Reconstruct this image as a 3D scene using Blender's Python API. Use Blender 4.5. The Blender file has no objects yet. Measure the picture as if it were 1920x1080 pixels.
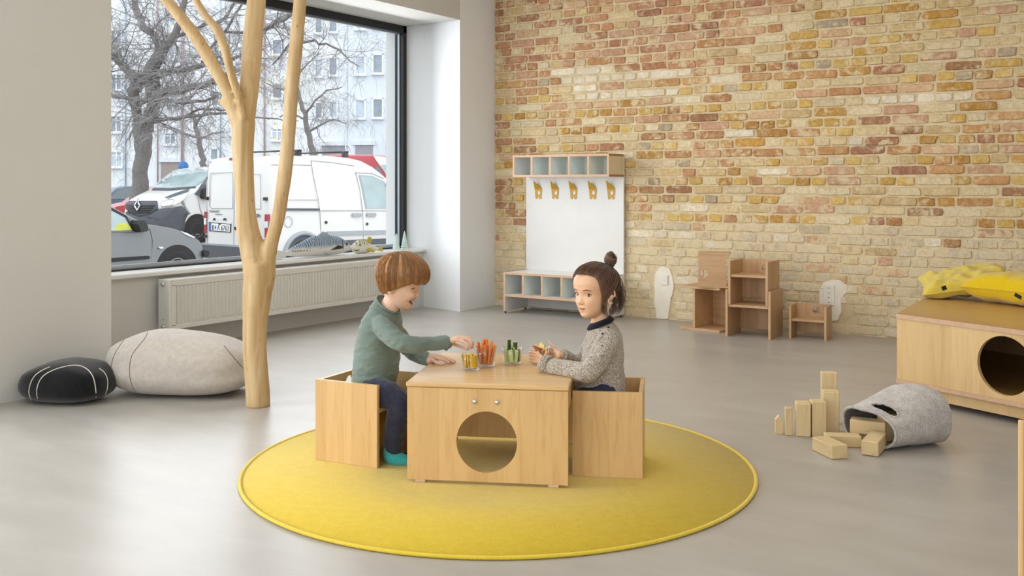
import bpy, bmesh, math, random
import numpy as np
from mathutils import Vector, Matrix, noise as mnoise
from mathutils.kdtree import KDTree

# ------------------------------------------------------------------ camera, sky, lights, exposure
SC = bpy.context.scene
COL = SC.collection
CA, SA = 0.8330, 0.5533          # room axes against the view direction
EYE = 1.15; FOC = 1860.0; CX, CY = 960.0, 345.0

cam = bpy.data.cameras.new('camera'); cam_o = bpy.data.objects.new('camera', cam); COL.objects.link(cam_o)
cam_o.location = (0, 0, EYE); cam_o.rotation_euler = (math.pi/2, 0, math.asin(SA))
cam.sensor_width = 36; cam.lens = FOC/1920*36; cam.shift_y = -(540-CY)/1920; cam.clip_end = 400; cam.clip_start = 0.02
SC.camera = cam_o

w = bpy.data.worlds.new('overcast_sky'); SC.world = w; w.use_nodes = True
bg = w.node_tree.nodes['Background']; bg.inputs[0].default_value = (0.92, 0.96, 1.0, 1); bg.inputs[1].default_value = 1.85

def area(name, loc, rot, sx, sy, power, color=(1, 1, 1), spread=180):
    l = bpy.data.lights.new(name, 'AREA'); l.shape = 'RECTANGLE'; l.size = sx; l.size_y = sy; l.energy = power; l.color = color
    l.spread = math.radians(spread)
    o = bpy.data.objects.new(name, l); COL.objects.link(o); o.location = loc; o.rotation_euler = rot
    return o
HP = math.pi/2
area('daylight_street_window', (-5.72, 7.19-2.0, 1.58), (0, HP, 0), 2.0, 3.6, 48, (0.92, 0.96, 1.0)).rotation_euler = (0, -HP, 0)
area('daylight_near_window', (-5.5, 0.55, 1.6), (0, -HP, 0), 2.1, 3.6, 135, (0.90, 0.95, 1.0))
area('added_fill_behind_camera', (-0.8, -3.75, 1.6), (HP, 0, 0), 6.4, 2.5, 92, (1.0, 0.965, 0.91))  # added unseen fill from behind the camera, lights the fronts of things
area('added_ceiling_fill_back', (-2.4, 5.2, 3.15), (0, 0, 0), 1.6, 1.6, 21, (1.0, 0.93, 0.84))  # added unseen overhead fill, brightens the brick wall
area('added_ceiling_fill_front', (0.2, 2.6, 3.15), (0, 0, 0), 1.6, 1.6, 15, (1.0, 0.93, 0.84))  # added overhead fill out of view, not a fixture of the room

vs = SC.view_settings; SC.display_settings.display_device = 'sRGB'
vs.view_transform = 'Standard'; vs.look = 'None'; vs.gamma = 1; vs.use_curve_mapping = False; vs.exposure = 0.20
SC.cycles.max_bounces = 8; SC.cycles.diffuse_bounces = 4; SC.cycles.glossy_bounces = 4
SC.cycles.transmission_bounces = 8; SC.cycles.transparent_max_bounces = 12; SC.cycles.sample_clamp_indirect = 6
SC.cycles.caustics_reflective = False; SC.cycles.caustics_refractive = False

# ------------------------------------------------------------------ from measured picture points to places
def cw(X, Y, Z=0.0):                 # view-aligned metres (right, away, up) to room metres
    return Vector((CA*X - SA*Y, SA*X + CA*Y, Z))
def C3(px, py, Y):                   # view-aligned point at distance Y
    return Vector(((px-CX)/FOC*Y, Y, EYE-(py-CY)/FOC*Y))
def P(px, py, Y): return cw(*C3(px, py, Y))
def G3(px, py, z=0.0):               # view-aligned point at height z
    Y = (EYE-z)*FOC/(py-CY); return Vector(((px-CX)/FOC*Y, Y, z))
def G(px, py, z=0.0): return cw(*G3(px, py, z))
def PX(px, py, x):                   # point on the room plane x = const
    r = (px-CX)/FOC; Y = x/(CA*r-SA); return cw(r*Y, Y, EYE-(py-CY)/FOC*Y)
def PY(px, py, y):
    r = (px-CX)/FOC; Y = y/(SA*r+CA); return cw(r*Y, Y, EYE-(py-CY)/FOC*Y)
def project(v):
    X = CA*v[0]+SA*v[1]; Y = -SA*v[0]+CA*v[1]
    return CX+FOC*X/Y, CY+FOC*(EYE-v[2])/Y, Y
CAM_ROT = math.atan2(SA, CA)         # a thing modelled square to the view is turned by this about z

# ------------------------------------------------------------------ colours and materials
def lin(h):
    h = h.lstrip('#'); out = []
    for i in (0, 2, 4):
        c = int(h[i:i+2], 16)/255
        out.append(c/12.92 if c <= 0.04045 else ((c+0.055)/1.055)**2.4)
    return (*out, 1.0)
MATS = {}
class NT:
    def __init__(s, name):
        s.m = bpy.data.materials.new(name); s.m.use_nodes = True; s.t = s.m.node_tree; s.n = s.t.nodes; s.l = s.t.links
        s.b = s.n['Principled BSDF']; s.out = s.n['Material Output']; MATS[name] = s.m
    def new(s, typ, ins=None, **kw):
        nd = s.n.new(typ)
        for k, v in kw.items(): setattr(nd, k, v)
        for k, v in (ins or {}).items():
            if isinstance(v, bpy.types.NodeSocket): s.l.new(v, nd.inputs[k])
            else: nd.inputs[k].default_value = v
        return nd
    def coord(s, kind='Object', scale=(1, 1, 1), loc=(0, 0, 0), rot=(0, 0, 0)):
        c = s.new('ShaderNodeTexCoord'); mp = s.new('ShaderNodeMapping', {'Vector': c.outputs[kind], 'Scale': scale, 'Location': loc, 'Rotation': rot}); return mp.outputs[0]
    def world(s, scale=(1, 1, 1)):
        c = s.new('ShaderNodeNewGeometry'); mp = s.new('ShaderNodeMapping', {'Vector': c.outputs['Position'], 'Scale': scale}); return mp.outputs[0]
    def noise(s, vec, scale=5, detail=4, rough=0.5, dist=0.0):
        return s.new('ShaderNodeTexNoise', {'Vector': vec, 'Scale': scale, 'Detail': detail, 'Roughness': rough, 'Distortion': dist}).outputs[0]
    def ramp(s, fac, stops):
        r = s.new('ShaderNodeValToRGB', {'Fac': fac}); e = r.color_ramp.elements
        while len(e) < len(stops): e.new(0.5)
        for k, (p, c) in enumerate(stops):
            e[k].position = p; e[k].color = c if len(c) == 4 else (*c, 1)
        return r.outputs[0]
    def mix(s, f, a, b, mode='MIX'):
        nd = s.new('ShaderNodeMix', data_type='RGBA', blend_type=mode)
        for sock, v in ((nd.inputs[0], f), (nd.inputs[6], a), (nd.inputs[7], b)):
            if isinstance(v, bpy.types.NodeSocket): s.l.new(v, sock)
            else: sock.default_value = v
        return nd.outputs[2]
    def math(s, op, a, b=0.0, clamp=False):
        nd = s.new('ShaderNodeMath', operation=op, use_clamp=clamp)
        for k, v in enumerate((a, b)):
            if isinstance(v, bpy.types.NodeSocket): s.l.new(v, nd.inputs[k])
            else: nd.inputs[k].default_value = v
        return nd.outputs[0]
    def set(s, **kw):
        names = {'color': 'Base Color', 'rough': 'Roughness', 'metal': 'Metallic', 'spec': 'Specular IOR Level', 'normal': 'Normal', 'sheen': 'Sheen Weight',
                 'coat': 'Coat Weight', 'trans': 'Transmission Weight', 'ior': 'IOR', 'sss': 'Subsurface Weight', 'sssr': 'Subsurface Radius', 'ssss': 'Subsurface Scale', 'alpha': 'Alpha'}
        for k, v in kw.items():
            i = s.b.inputs[names[k]]
            if isinstance(v, bpy.types.NodeSocket): s.l.new(v, i)
            else: i.default_value = v
        return s
    def bump(s, h, strength=0.3, dist=0.01):
        s.set(normal=s.new('ShaderNodeBump', {'Height': h, 'Strength': strength, 'Distance': dist}).outputs[0]); return s

def plain(name, col, rough=0.6, var=0.06, scale=6, metal=0.0, spec=0.5, coat=0.0, bump=0.0, bscale=60, bdist=0.002):
    n = NT(name); c = lin(col); v = n.coord()
    f = n.noise(v, scale, 4)
    a = tuple(min(1, x*(1-var)) for x in c[:3])+(1,); b = tuple(min(1, x*(1+var)) for x in c[:3])+(1,)
    n.set(color=n.ramp(f, [(0.3, a), (0.7, b)]), rough=rough, metal=metal, spec=spec, coat=coat)
    if bump: n.bump(n.noise(v, bscale, 5), bump, bdist)
    return n.m

def wood(name, base, dark, rough=0.38, axis='z', stave=0.055, grain=1.0, tint=0.10):
    """solid wood glued from staves that run along one axis"""
    n = NT(name)
    c = n.new('ShaderNodeTexCoord').outputs['Object']
    sep = n.new('ShaderNodeSeparateXYZ', {0: c})
    X, Y, Z = sep.outputs
    along = {'x': X, 'y': Y, 'z': Z}[axis]
    across = n.math('ADD', n.math('ADD', X, n.math('MULTIPLY', Y, 1.0)), Z)
    across = n.math('SUBTRACT', across, along)
    wob = n.math('FLOOR', n.math('DIVIDE', across, stave))
    rnd = n.new('ShaderNodeTexWhiteNoise', {'W': wob}, noise_dimensions='1D').outputs[0]
    sc = {'x': (2.2, 26, 26), 'y': (26, 2.2, 26), 'z': (26, 26, 2.2)}[axis]
    off = n.new('ShaderNodeCombineXYZ', {0: n.math('MULTIPLY', rnd, 7.0), 1: n.math('MULTIPLY', rnd, 3.0), 2: n.math('MULTIPLY', rnd, 5.0)}).outputs[0]
    vv = n.new('ShaderNodeVectorMath', {0: n.new('ShaderNodeMapping', {'Vector': c, 'Scale': sc}).outputs[0], 1: off}, operation='ADD').outputs[0]
    g1 = n.noise(vv, 1.3*grain, 6, 0.6, 0.9)
    g2 = n.noise(n.new('ShaderNodeMapping', {'Vector': vv, 'Scale': (4, 4, 4)}).outputs[0], 2.0, 3, 0.6)
    b = lin(base); d = lin(dark)
    col = n.ramp(n.math('ADD', n.math('MULTIPLY', g1, 0.75), n.math('MULTIPLY', g2, 0.25)), [(0.28, d), (0.5, tuple((b[i]*0.8+d[i]*0.2) for i in range(3))), (0.72, b)])
    hi = tuple(min(1, x) for x in (1+tint, 1+tint, 1+tint)); lo = (1-tint, 1-tint*1.25, 1-tint*1.6)
    col = n.mix(1.0, col, n.ramp(rnd, [(0.0, lo), (1.0, (1.0, 1.0, 1.0))]), 'MULTIPLY')
    n.set(color=col, rough=rough, spec=0.4); n.bump(g2, 0.05, 0.001)
    return n.m

# ------------------------------------------------------------------ objects
def tag(o, label=None, cat=None, group=None, kind=None):
    if label: o['label'] = label
    if cat: o['category'] = cat
    if group: o['group'] = group
    if kind: o['kind'] = kind
    return o
def empty(name, loc=(0, 0, 0), rz=0.0, label=None, cat=None, group=None, parent=None):
    o = bpy.data.objects.new(name, None); COL.objects.link(o); o.location = loc; o.rotation_euler = (0, 0, rz); o.parent = parent
    return tag(o, label, cat, group)
def link(name, me, parent=None, m=None, loc=(0, 0, 0), rz=0.0):
    o = bpy.data.objects.new(name, me); COL.objects.link(o); o.parent = parent; o.location = loc; o.rotation_euler = (0, 0, rz)
    if m is not None and not me.materials:
        for q in (m if isinstance(m, (list, tuple)) else [m]): me.materials.append(MATS[q] if isinstance(q, str) else q)
    return o
def copy_tree(o, parent=None):
    c = o.copy(); COL.objects.link(c); c.parent = parent
    for ch in [k for k in o.children]: copy_tree(ch, c)
    return c

class MB:
    """collects shapes into one mesh"""
    def __init__(s): s.v = []; s.f = []; s.mi = []; s.cur = 0
    def add(s, vs, fs, mi=None):
        k = len(s.v); s.v.extend([tuple(q) for q in vs]); s.f.extend([tuple(k+i for i in f) for f in fs]); s.mi.extend([s.cur if mi is None else mi]*len(fs)); return s
    def box(s, x0, x1, y0, y1, z0, z1, b=0.0, mi=None):
        if x0 > x1: x0, x1 = x1, x0
        if y0 > y1: y0, y1 = y1, y0
        if z0 > z1: z0, z1 = z1, z0
        if b <= 0:
            vs = [(x, y, z) for x in (x0, x1) for y in (y0, y1) for z in (z0, z1)]
            return s.add(vs, [(0, 1, 3, 2), (4, 6, 7, 5), (0, 4, 5, 1), (2, 3, 7, 6), (0, 2, 6, 4), (1, 5, 7, 3)], mi)
        b = min(b, (x1-x0)*.45, (y1-y0)*.45, (z1-z0)*.45)
        lo = (x0, y0, z0); hi = (x1, y1, z1); vs = []; idx = {}
        for sx in (0, 1):
            for sy in (0, 1):
                for sz in (0, 1):
                    sg = (sx, sy, sz); cpt = [hi[i] if sg[i] else lo[i] for i in range(3)]
                    for ax in range(3):
                        p = list(cpt)
                        for j in range(3):
                            if j != ax: p[j] += -b if sg[j] else b
                        idx[(sg, ax)] = len(vs); vs.append(p)
        fs = []
        for ax in range(3):
            o1, o2 = [(1, 2), (2, 0), (0, 1)][ax]
            for d in (0, 1):
                q = []
                for e1, e2 in ((0, 0), (1, 0), (1, 1), (0, 1)):
                    g = [0, 0, 0]; g[ax] = d; g[o1] = e1; g[o2] = e2; q.append(idx[(tuple(g), ax)])
                fs.append(tuple(q if d else q[::-1]))
        for ax in range(3):
            o1, o2 = [(1, 2), (2, 0), (0, 1)][ax]
            for e1 in (0, 1):
                for e2 in (0, 1):
                    ga = [0, 0, 0]; ga[o1] = e1; ga[o2] = e2; gb = list(ga); gb[ax] = 1
                    q = (idx[(tuple(ga), o1)], idx[(tuple(gb), o1)], idx[(tuple(gb), o2)], idx[(tuple(ga), o2)])
                    fs.append(q if (e1 != e2) else q[::-1])
        for sg in [(a, b_, c) for a in (0, 1) for b_ in (0, 1) for c in (0, 1)]:
            q = (idx[(sg, 0)], idx[(sg, 1)], idx[(sg, 2)])
            fs.append(q if sum(sg) % 2 else q[::-1])
        return s.add(vs, fs, mi)
    def tube(s, pts, rad, seg=10, caps=True, mi=None, flat=1.0, up=None):
        pts = [Vector(p) for p in pts]; n = len(pts)
        if not hasattr(rad, '__len__'): rad = [rad]*n
        vs = []; fs = []; prev = None
        for i, p in enumerate(pts):
            t = (pts[min(i+1, n-1)]-pts[max(i-1, 0)])
            t = t.normalized() if t.length > 1e-9 else Vector((0, 0, 1))
            if prev is None:
                u = Vector(up) if up is not None else (Vector((0, 0, 1)) if abs(t.z) < 0.9 else Vector((1, 0, 0)))
                a = (u - t*u.dot(t)).normalized()
            else: a = (prev - t*prev.dot(t)).normalized()
            prev = a; b = t.cross(a)
            for k in range(seg):
                th = 2*math.pi*k/seg
                vs.append(p + a*(math.cos(th)*rad[i]*flat) + b*(math.sin(th)*rad[i]))
        for i in range(n-1):
            for k in range(seg):
                k2 = (k+1) % seg
                fs.append((i*seg+k, i*seg+k2, (i+1)*seg+k2, (i+1)*seg+k))
        if caps:
            fs.append(tuple(range(seg))[::-1]); fs.append(tuple((n-1)*seg+k for k in range(seg)))
        return s.add(vs, fs, mi)
    def lathe(s, prof, seg=32, cx=0, cy=0, mi=None, close=False):
        vs = []; fs = []; n = len(prof)
        for r, z in prof:
            for k in range(seg):
                th = 2*math.pi*k/seg; vs.append((cx+r*math.cos(th), cy+r*math.sin(th), z))
        for i in range(n-1):
            for k in range(seg):
                k2 = (k+1) % seg; fs.append((i*seg+k, i*seg+k2, (i+1)*seg+k2, (i+1)*seg+k))
        if close:
            fs.append(tuple(range(seg))[::-1]); fs.append(tuple((n-1)*seg+k for k in range(seg)))
        return s.add(vs, fs, mi)
    def prism(s, poly, t0, t1, axis='y', mi=None):
        """polygon in the plane square to AXIS, thick from t0 to t1"""
        def pt(a, b, t): return {'x': (t, a, b), 'y': (a, t, b), 'z': (a, b, t)}[axis]
        n = len(poly); vs = [pt(a, b, t0) for a, b in poly]+[pt(a, b, t1) for a, b in poly]
        fs = [tuple(range(n)), tuple(range(2*n-1, n-1, -1))]+[(i+n, (i+1) % n+n, (i+1) % n, i) for i in range(n)]
        return s.add(vs, fs, mi)
    def panel_hole(s, x0, x1, z0, z1, y0, y1, hx, hz, r, n=48, rz=None, mi=None):
        """upright panel with a round (or oval) hole"""
        rz = rz or r
        angs = [2*math.pi*k/n for k in range(n)]+[math.atan2(z-hz, x-hx) % (2*math.pi) for x in (x0, x1) for z in (z0, z1)]
        angs = sorted(set(round(a, 6) for a in angs)); m = len(angs); vs = []
        for y in (y0, y1):
            for a in angs:
                c, sn = math.cos(a), math.sin(a); t = 1e9
                if c > 1e-9: t = min(t, (x1-hx)/c)
                if c < -1e-9: t = min(t, (x0-hx)/c)
                if sn > 1e-9: t = min(t, (z1-hz)/sn)
                if sn < -1e-9: t = min(t, (z0-hz)/sn)
                vs.append((hx+c*t, y, hz+sn*t))
            for a in angs: vs.append((hx+r*math.cos(a), y, hz+rz*math.sin(a)))
        fs = []
        for k in range(m):
            q = (k+1) % m
            fs.append((k, q, m+q, m+k)); fs.append((2*m+k, 3*m+k, 3*m+q, 2*m+q))
            fs.append((m+k, m+q, 3*m+q, 3*m+k)); fs.append((k, 2*m+k, 2*m+q, q))
        return s.add(vs, fs, mi)
    def mesh(s, name, smooth=False, fix=True):
        me = bpy.data.meshes.new(name); me.from_pydata(s.v, [], s.f)
        if any(s.mi): me.polygons.foreach_set('material_index', s.mi)
        if fix:
            bm = bmesh.new(); bm.from_mesh(me); bmesh.ops.recalc_face_normals(bm, faces=bm.faces); bm.to_mesh(me); bm.free()
        if smooth: me.polygons.foreach_set('use_smooth', [True]*len(me.polygons))
        me.update(); return me
    def build(s, name, m, parent=None, smooth=False, loc=(0, 0, 0), rz=0.0, fix=True):
        return link(name, s.mesh(name, smooth, fix), parent, m, loc, rz)

def grid_mesh(name, P_, wrap_u=False, wrap_v=False, m=None, parent=None, smooth=True, cap0=False, cap1=False):
    """P_: array (nv, nu, 3)"""
    nv, nu = P_.shape[:2]; fs = []
    for j in range(nv if wrap_v else nv-1):
        for i in range(nu if wrap_u else nu-1):
            a = j*nu+i; b = j*nu+(i+1) % nu; c = ((j+1) % nv)*nu+(i+1) % nu; d = ((j+1) % nv)*nu+i
            fs.append((a, b, c, d))
    if cap0: fs.append(tuple(range(nu))[::-1])
    if cap1: fs.append(tuple((nv-1)*nu+i for i in range(nu)))
    b = MB(); b.add(P_.reshape(-1, 3).tolist(), fs); return b.build(name, m, parent, smooth)

def remeshed(name, mb, voxel, m=None, parent=None, smooth_it=2, factor=0.5, disp=None):
    """the union of overlapping closed shapes as one continuous surface"""
    me = mb.mesh(name+'_tmp') if isinstance(mb, MB) else mb
    o = bpy.data.objects.new(name+'_tmp', me); COL.objects.link(o)
    r = o.modifiers.new('r', 'REMESH'); r.mode = 'VOXEL'; r.voxel_size = voxel; r.use_smooth_shade = True
    if smooth_it:
        sm = o.modifiers.new('s', 'SMOOTH'); sm.iterations = smooth_it; sm.factor = factor
    dg = bpy.context.evaluated_depsgraph_get()
    ev = o.evaluated_get(dg); out = bpy.data.meshes.new_from_object(ev, depsgraph=dg)
    bpy.data.objects.remove(o); bpy.data.meshes.remove(me)
    out.name = name; out.materials.clear()
    if disp is not None:
        n = len(out.vertices); co = np.empty(n*3); out.vertices.foreach_get('co', co); co = co.reshape(-1, 3)
        nr = np.empty(n*3); out.vertices.foreach_get('normal', nr); nr = nr.reshape(-1, 3)
        co = disp(co, nr); out.vertices.foreach_set('co', co.reshape(-1)); out.update()
    out.polygons.foreach_set('use_smooth', [True]*len(out.polygons))
    if m is None and parent is None: return out
    return link(name, out, parent, m)

def text_mesh(name, body, size, m, parent=None, mat=None, extrude=0.001, bold=0.0, align='CENTER'):
    cu = bpy.data.curves.new(name+'_tmp', 'FONT'); cu.body = body; cu.size = size; cu.extrude = extrude; cu.offset = bold; cu.align_x = align; cu.align_y = 'CENTER'; cu.resolution_u = 3
    o = bpy.data.objects.new(name+'_tmp', cu); COL.objects.link(o)
    dg = bpy.context.evaluated_depsgraph_get(); me = bpy.data.meshes.new_from_object(o.evaluated_get(dg), depsgraph=dg)
    bpy.data.objects.remove(o); bpy.data.curves.remove(cu); me.name = name; me.materials.clear()
    if mat is not None: me.transform(mat)
    return link(name, me, parent, m)
# ================================================================== materials of the room
def _floor():
    n = NT('poured_floor'); v = n.world()
    a = n.noise(v, 0.9, 5, 0.55, 0.6); b = n.noise(n.new('ShaderNodeMapping', {'Vector': v, 'Scale': (1.5, 5, 1)}).outputs[0], 1.4, 6, 0.6, 0.4); s_ = n.noise(v, 60, 2)
    f = n.math('ADD', n.math('MULTIPLY', a, 0.5), n.math('ADD', n.math('MULTIPLY', b, 0.42), n.math('MULTIPLY', s_, 0.08)))
    n.set(color=n.ramp(f, [(0.32, lin('#9f9a93')), (0.5, lin('#aba69f')), (0.68, lin('#b7b2ac'))]), rough=n.math('ADD', 0.30, n.math('MULTIPLY', b, 0.07)), spec=0.5)
    n.bump(n.math('ADD', n.math('MULTIPLY', b, 0.6), n.math('MULTIPLY', a, 0.4)), 0.018, 0.02)
_floor()
def _plaster(name, col):
    n = NT(name); v = n.world(); a = n.noise(v, 1.3, 4); b = n.noise(v, 35, 5, 0.6); c = lin(col)
    n.set(color=n.ramp(a, [(0.3, tuple(x*0.955 for x in c[:3])), (0.7, c)]), rough=0.85, spec=0.25); n.bump(b, 0.10, 0.004)
_plaster('white_plaster', '#d3d1cc'); _plaster('reveal_paint', '#eceef0'); _plaster('ceiling_paint', '#efeeeb')
plain('black_frame', '#17191c', 0.35, 0.1, spec=0.5)
plain('grey_seal', '#b8c2cc', 0.3, 0.05, metal=0.4)
plain('white_lacquer', '#e6e5e2', 0.35, 0.02)
plain('radiator_enamel', '#dcdad2', 0.35, 0.02)
plain('dark_metal', '#3a3936', 0.4, 0.1, metal=0.6)
plain('chrome', '#c9cbcd', 0.2, 0.05, metal=1.0)
def _glass(name, tint=(0.985, 0.995, 1.0), refl=0.5):
    n = NT(name); t = n.new('ShaderNodeBsdfTransparent', {'Color': (*tint, 1)}); g = n.new('ShaderNodeBsdfGlossy', {'Roughness': 0.0})
    lw = n.new('ShaderNodeLayerWeight', {'Blend': 0.5})
    mx = n.new('ShaderNodeMixShader', {0: n.math('ADD', n.math('MULTIPLY', n.math('POWER', lw.outputs[1], 4.0), refl), 0.012), 1: t.outputs[0], 2: g.outputs[0]}); n.l.new(mx.outputs[0], n.out.inputs[0])
_glass('window_glass')

# ================================================================== room shell
WX, WN, BY = -5.34, -5.11, 7.74       # window wall, near pillar, brick wall
RX, FY, CZ = 3.6, -3.9, 3.25          # right wall, front wall, ceiling
Y0, Y1 = 3.50, 7.19                   # window opening along the wall
GX, GY1 = -6.04, 7.29                 # inner face of the window frame, its far end
LZ = 2.63                             # lintel
def struct(name, mb, m, smooth=False): return tag(mb.build(name, m, None, smooth), kind='structure')
struct('floor', MB().box(-6.3, RX+.2, FY-.2, BY+.35, -.25, 0), 'poured_floor')
struct('ceiling', MB().box(-6.3, RX+.2, FY-.2, BY+.35, CZ, CZ+.2), 'ceiling_paint')
b = MB()                                                            # window wall: near pillar, parapet, lintel, far pillar, near window
b.box(-6.3, WN, 2.55, Y0, 0, CZ)
b.box(-6.3, WN, -3.9, -1.3, 0, CZ); b.box(-6.3, WN, -1.3, 2.55, 0, .5); b.box(-6.3, WN, -1.3, 2.55, 2.7, CZ)
b.box(-6.3, -5.84, Y0, GY1+.1, 0, .515)
b.add([(-6.3, Y0, LZ+.02), (WX, Y0, LZ), (WX, Y1, LZ), (-6.3, GY1, LZ+.02), (-6.3, Y0, CZ), (WX, Y0, CZ), (WX, Y1, CZ), (-6.3, GY1, CZ)],
      [(0, 1, 2, 3), (4, 7, 6, 5), (0, 4, 5, 1), (1, 5, 6, 2), (2, 6, 7, 3), (3, 7, 4, 0)])
struct('wall_left', b, 'white_plaster')
b = MB(); b.prism([(WX, Y1), (WX, BY+.02), (-6.3, BY+.02), (-6.3, GY1), (-5.84, GY1)], 0, CZ, 'z')
struct('wall_pillar', b, 'reveal_paint')
struct('wall_right', MB().box(RX, RX+.2, FY, BY, 0, CZ), 'white_plaster')
b = MB(); b.box(-5.2, -4.3, FY-.2, FY, 0, CZ); b.box(2.8, RX, FY-.2, FY, 0, CZ); b.box(-4.3, 2.8, FY-.2, FY, 2.9, CZ); b.box(-4.3, 2.8, FY-.2, FY, 0, .25)
struct('wall_front', b, 'white_plaster')

# window 1: black frame, pane, sill
win = tag(empty('window_1', (GX, Y0, .55)), kind='structure')
def loc_(o, par=win): o.location = -par.location; return o
f = MB(); zb, zt = .545, 2.62
ft = .052
loc_(MB().box(GX-.085, GX, GY1-ft, GY1, zb, zt+.03, .004).box(GX-.085, GX, Y0-.05, GY1, zt-.045, zt+.03, .004).box(GX-.085, GX, Y0-.05, GY1, zb-.01, zb+.013, .003).box(GX-.085, GX, Y0-.05, Y0+.02, zb, zt+.03, .004).build('window_frame', 'black_frame', win))
loc_(MB().box(GX-.062, GX-.04, GY1-ft-.014, GY1-ft, zb+.03, zt-.05).box(GX-.062, GX-.04, Y0, GY1-ft, zb+.013, zb+.04).box(GX-.062, GX-.04, Y0, GY1-ft, zt-.055, zt-.045).build('glazing_bead', 'grey_seal', win))
loc_(MB().box(GX-.085, GX-.065, GY1-ft-.022, GY1-ft-.014, zb+.03, zt-.05).build('rubber_seal', 'black_frame', win))
loc_(MB().box(GX-.056, GX-.050, Y0, GY1-ft, zb, zt-.03).build('pane', 'window_glass', win))
loc_(MB().box(-6.06, -5.80, Y0-.0, GY1-.005, .517, .547, .006).build('window_sill', 'white_lacquer', win))

# the two unseen openings keep a pane each
w2 = tag(empty('window_2', (-5.6, -1.3, .5)), kind='structure')
loc_(MB().box(-5.92, -5.86, -1.3, -1.24, .5, 2.7).box(-5.92, -5.86, 2.49, 2.55, .5, 2.7).box(-5.92, -5.86, -1.24, 2.49, .5, .56).box(-5.92, -5.86, -1.24, 2.49, 2.64, 2.7).build('window_frame', 'black_frame', w2), w2)

# ------------------------------------------------------------------ brick wall
def _brick(name, attr):
    n = NT(name); pos = n.new('ShaderNodeNewGeometry').outputs['Position']
    if attr: base = n.new('ShaderNodeVertexColor', layer_name='tone').outputs[0]
    else: base = n.new('ShaderNodeObjectInfo').outputs['Color']
    a = n.noise(pos, 38, 5, 0.65); s_ = n.noise(pos, 150, 3, 0.6); big = n.noise(pos, 9, 5, 0.62, 0.5)
    bl = n.noise(pos, 16, 4, 0.6, 0.8); base = n.mix(n.ramp(bl, [(.46, (0, 0, 0)), (.66, (.42, .42, .42))]), base, lin('#d4be97')); base = n.mix(1.0, base, n.ramp(a, [(0.3, (0.80, 0.77, 0.74)), (0.55, (1, 1, 1)), (0.75, (1.12, 1.1, 1.08))]), 'MULTIPLY')
    z = n.new('ShaderNodeSeparateXYZ', {0: pos}).outputs[2]
    low = n.ramp(z, [(0.0, (1, 1, 1)), (0.62, (0.9, 0.9, 0.9)), (1.0, (0.0, 0.0, 0.0))])
    thr = n.math('ADD', n.math('MULTIPLY', low, 0.085), n.math('ADD', n.math('MULTIPLY', big, 0.8), n.math('MULTIPLY', a, 0.2)))
    smear = n.ramp(thr, [(0.515, (0, 0, 0)), (0.615, (1, 1, 1))])
    mortar = n.ramp(s_, [(0.3, lin('#d5c29b')), (0.7, lin('#e5d5b2'))])
    col = n.mix(n.math('MULTIPLY', smear, 0.82), base, mortar)
    pits = n.ramp(n.noise(pos, 95, 2, 0.5), [(0.27, (0.35, 0.3, 0.25)), (0.31, (1, 1, 1))])
    col = n.mix(0.75, col, pits, 'MULTIPLY')
    n.set(color=col, rough=0.9, spec=0.15); n.bump(n.math('ADD', n.math('MULTIPLY', a, 0.6), n.math('MULTIPLY', s_, 0.4)), 0.55, 0.008)
_brick('brick_face', False); _brick('brick_face_far', True)
def _mortar():
    n = NT('lime_mortar'); pos = n.new('ShaderNodeNewGeometry').outputs['Position']
    a = n.noise(pos, 14, 6, 0.7); b_ = n.noise(pos, 120, 4, 0.65); z = n.new('ShaderNodeSeparateXYZ', {0: pos}).outputs[2]
    col = n.ramp(a, [(0.3, lin('#cab791')), (0.5, lin('#dcc9a4')), (0.7, lin('#e8d9b8'))])
    cr = n.ramp(n.noise(pos, 22, 6, 0.75, 1.5), [(0.33, (0.45, 0.38, 0.3)), (0.39, (1, 1, 1))])
    n.set(color=n.mix(0.6, col, cr, 'MULTIPLY'), rough=0.95, spec=0.1); n.bump(n.math('ADD', n.math('MULTIPLY', a, 0.5), n.math('MULTIPLY', b_, 0.5)), 0.8, 0.012)
_mortar()
plain('filler_white', '#ece6d8', 0.85, 0.05, 9, spec=0.2, bump=0.4, bscale=40, bdist=0.006)

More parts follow.
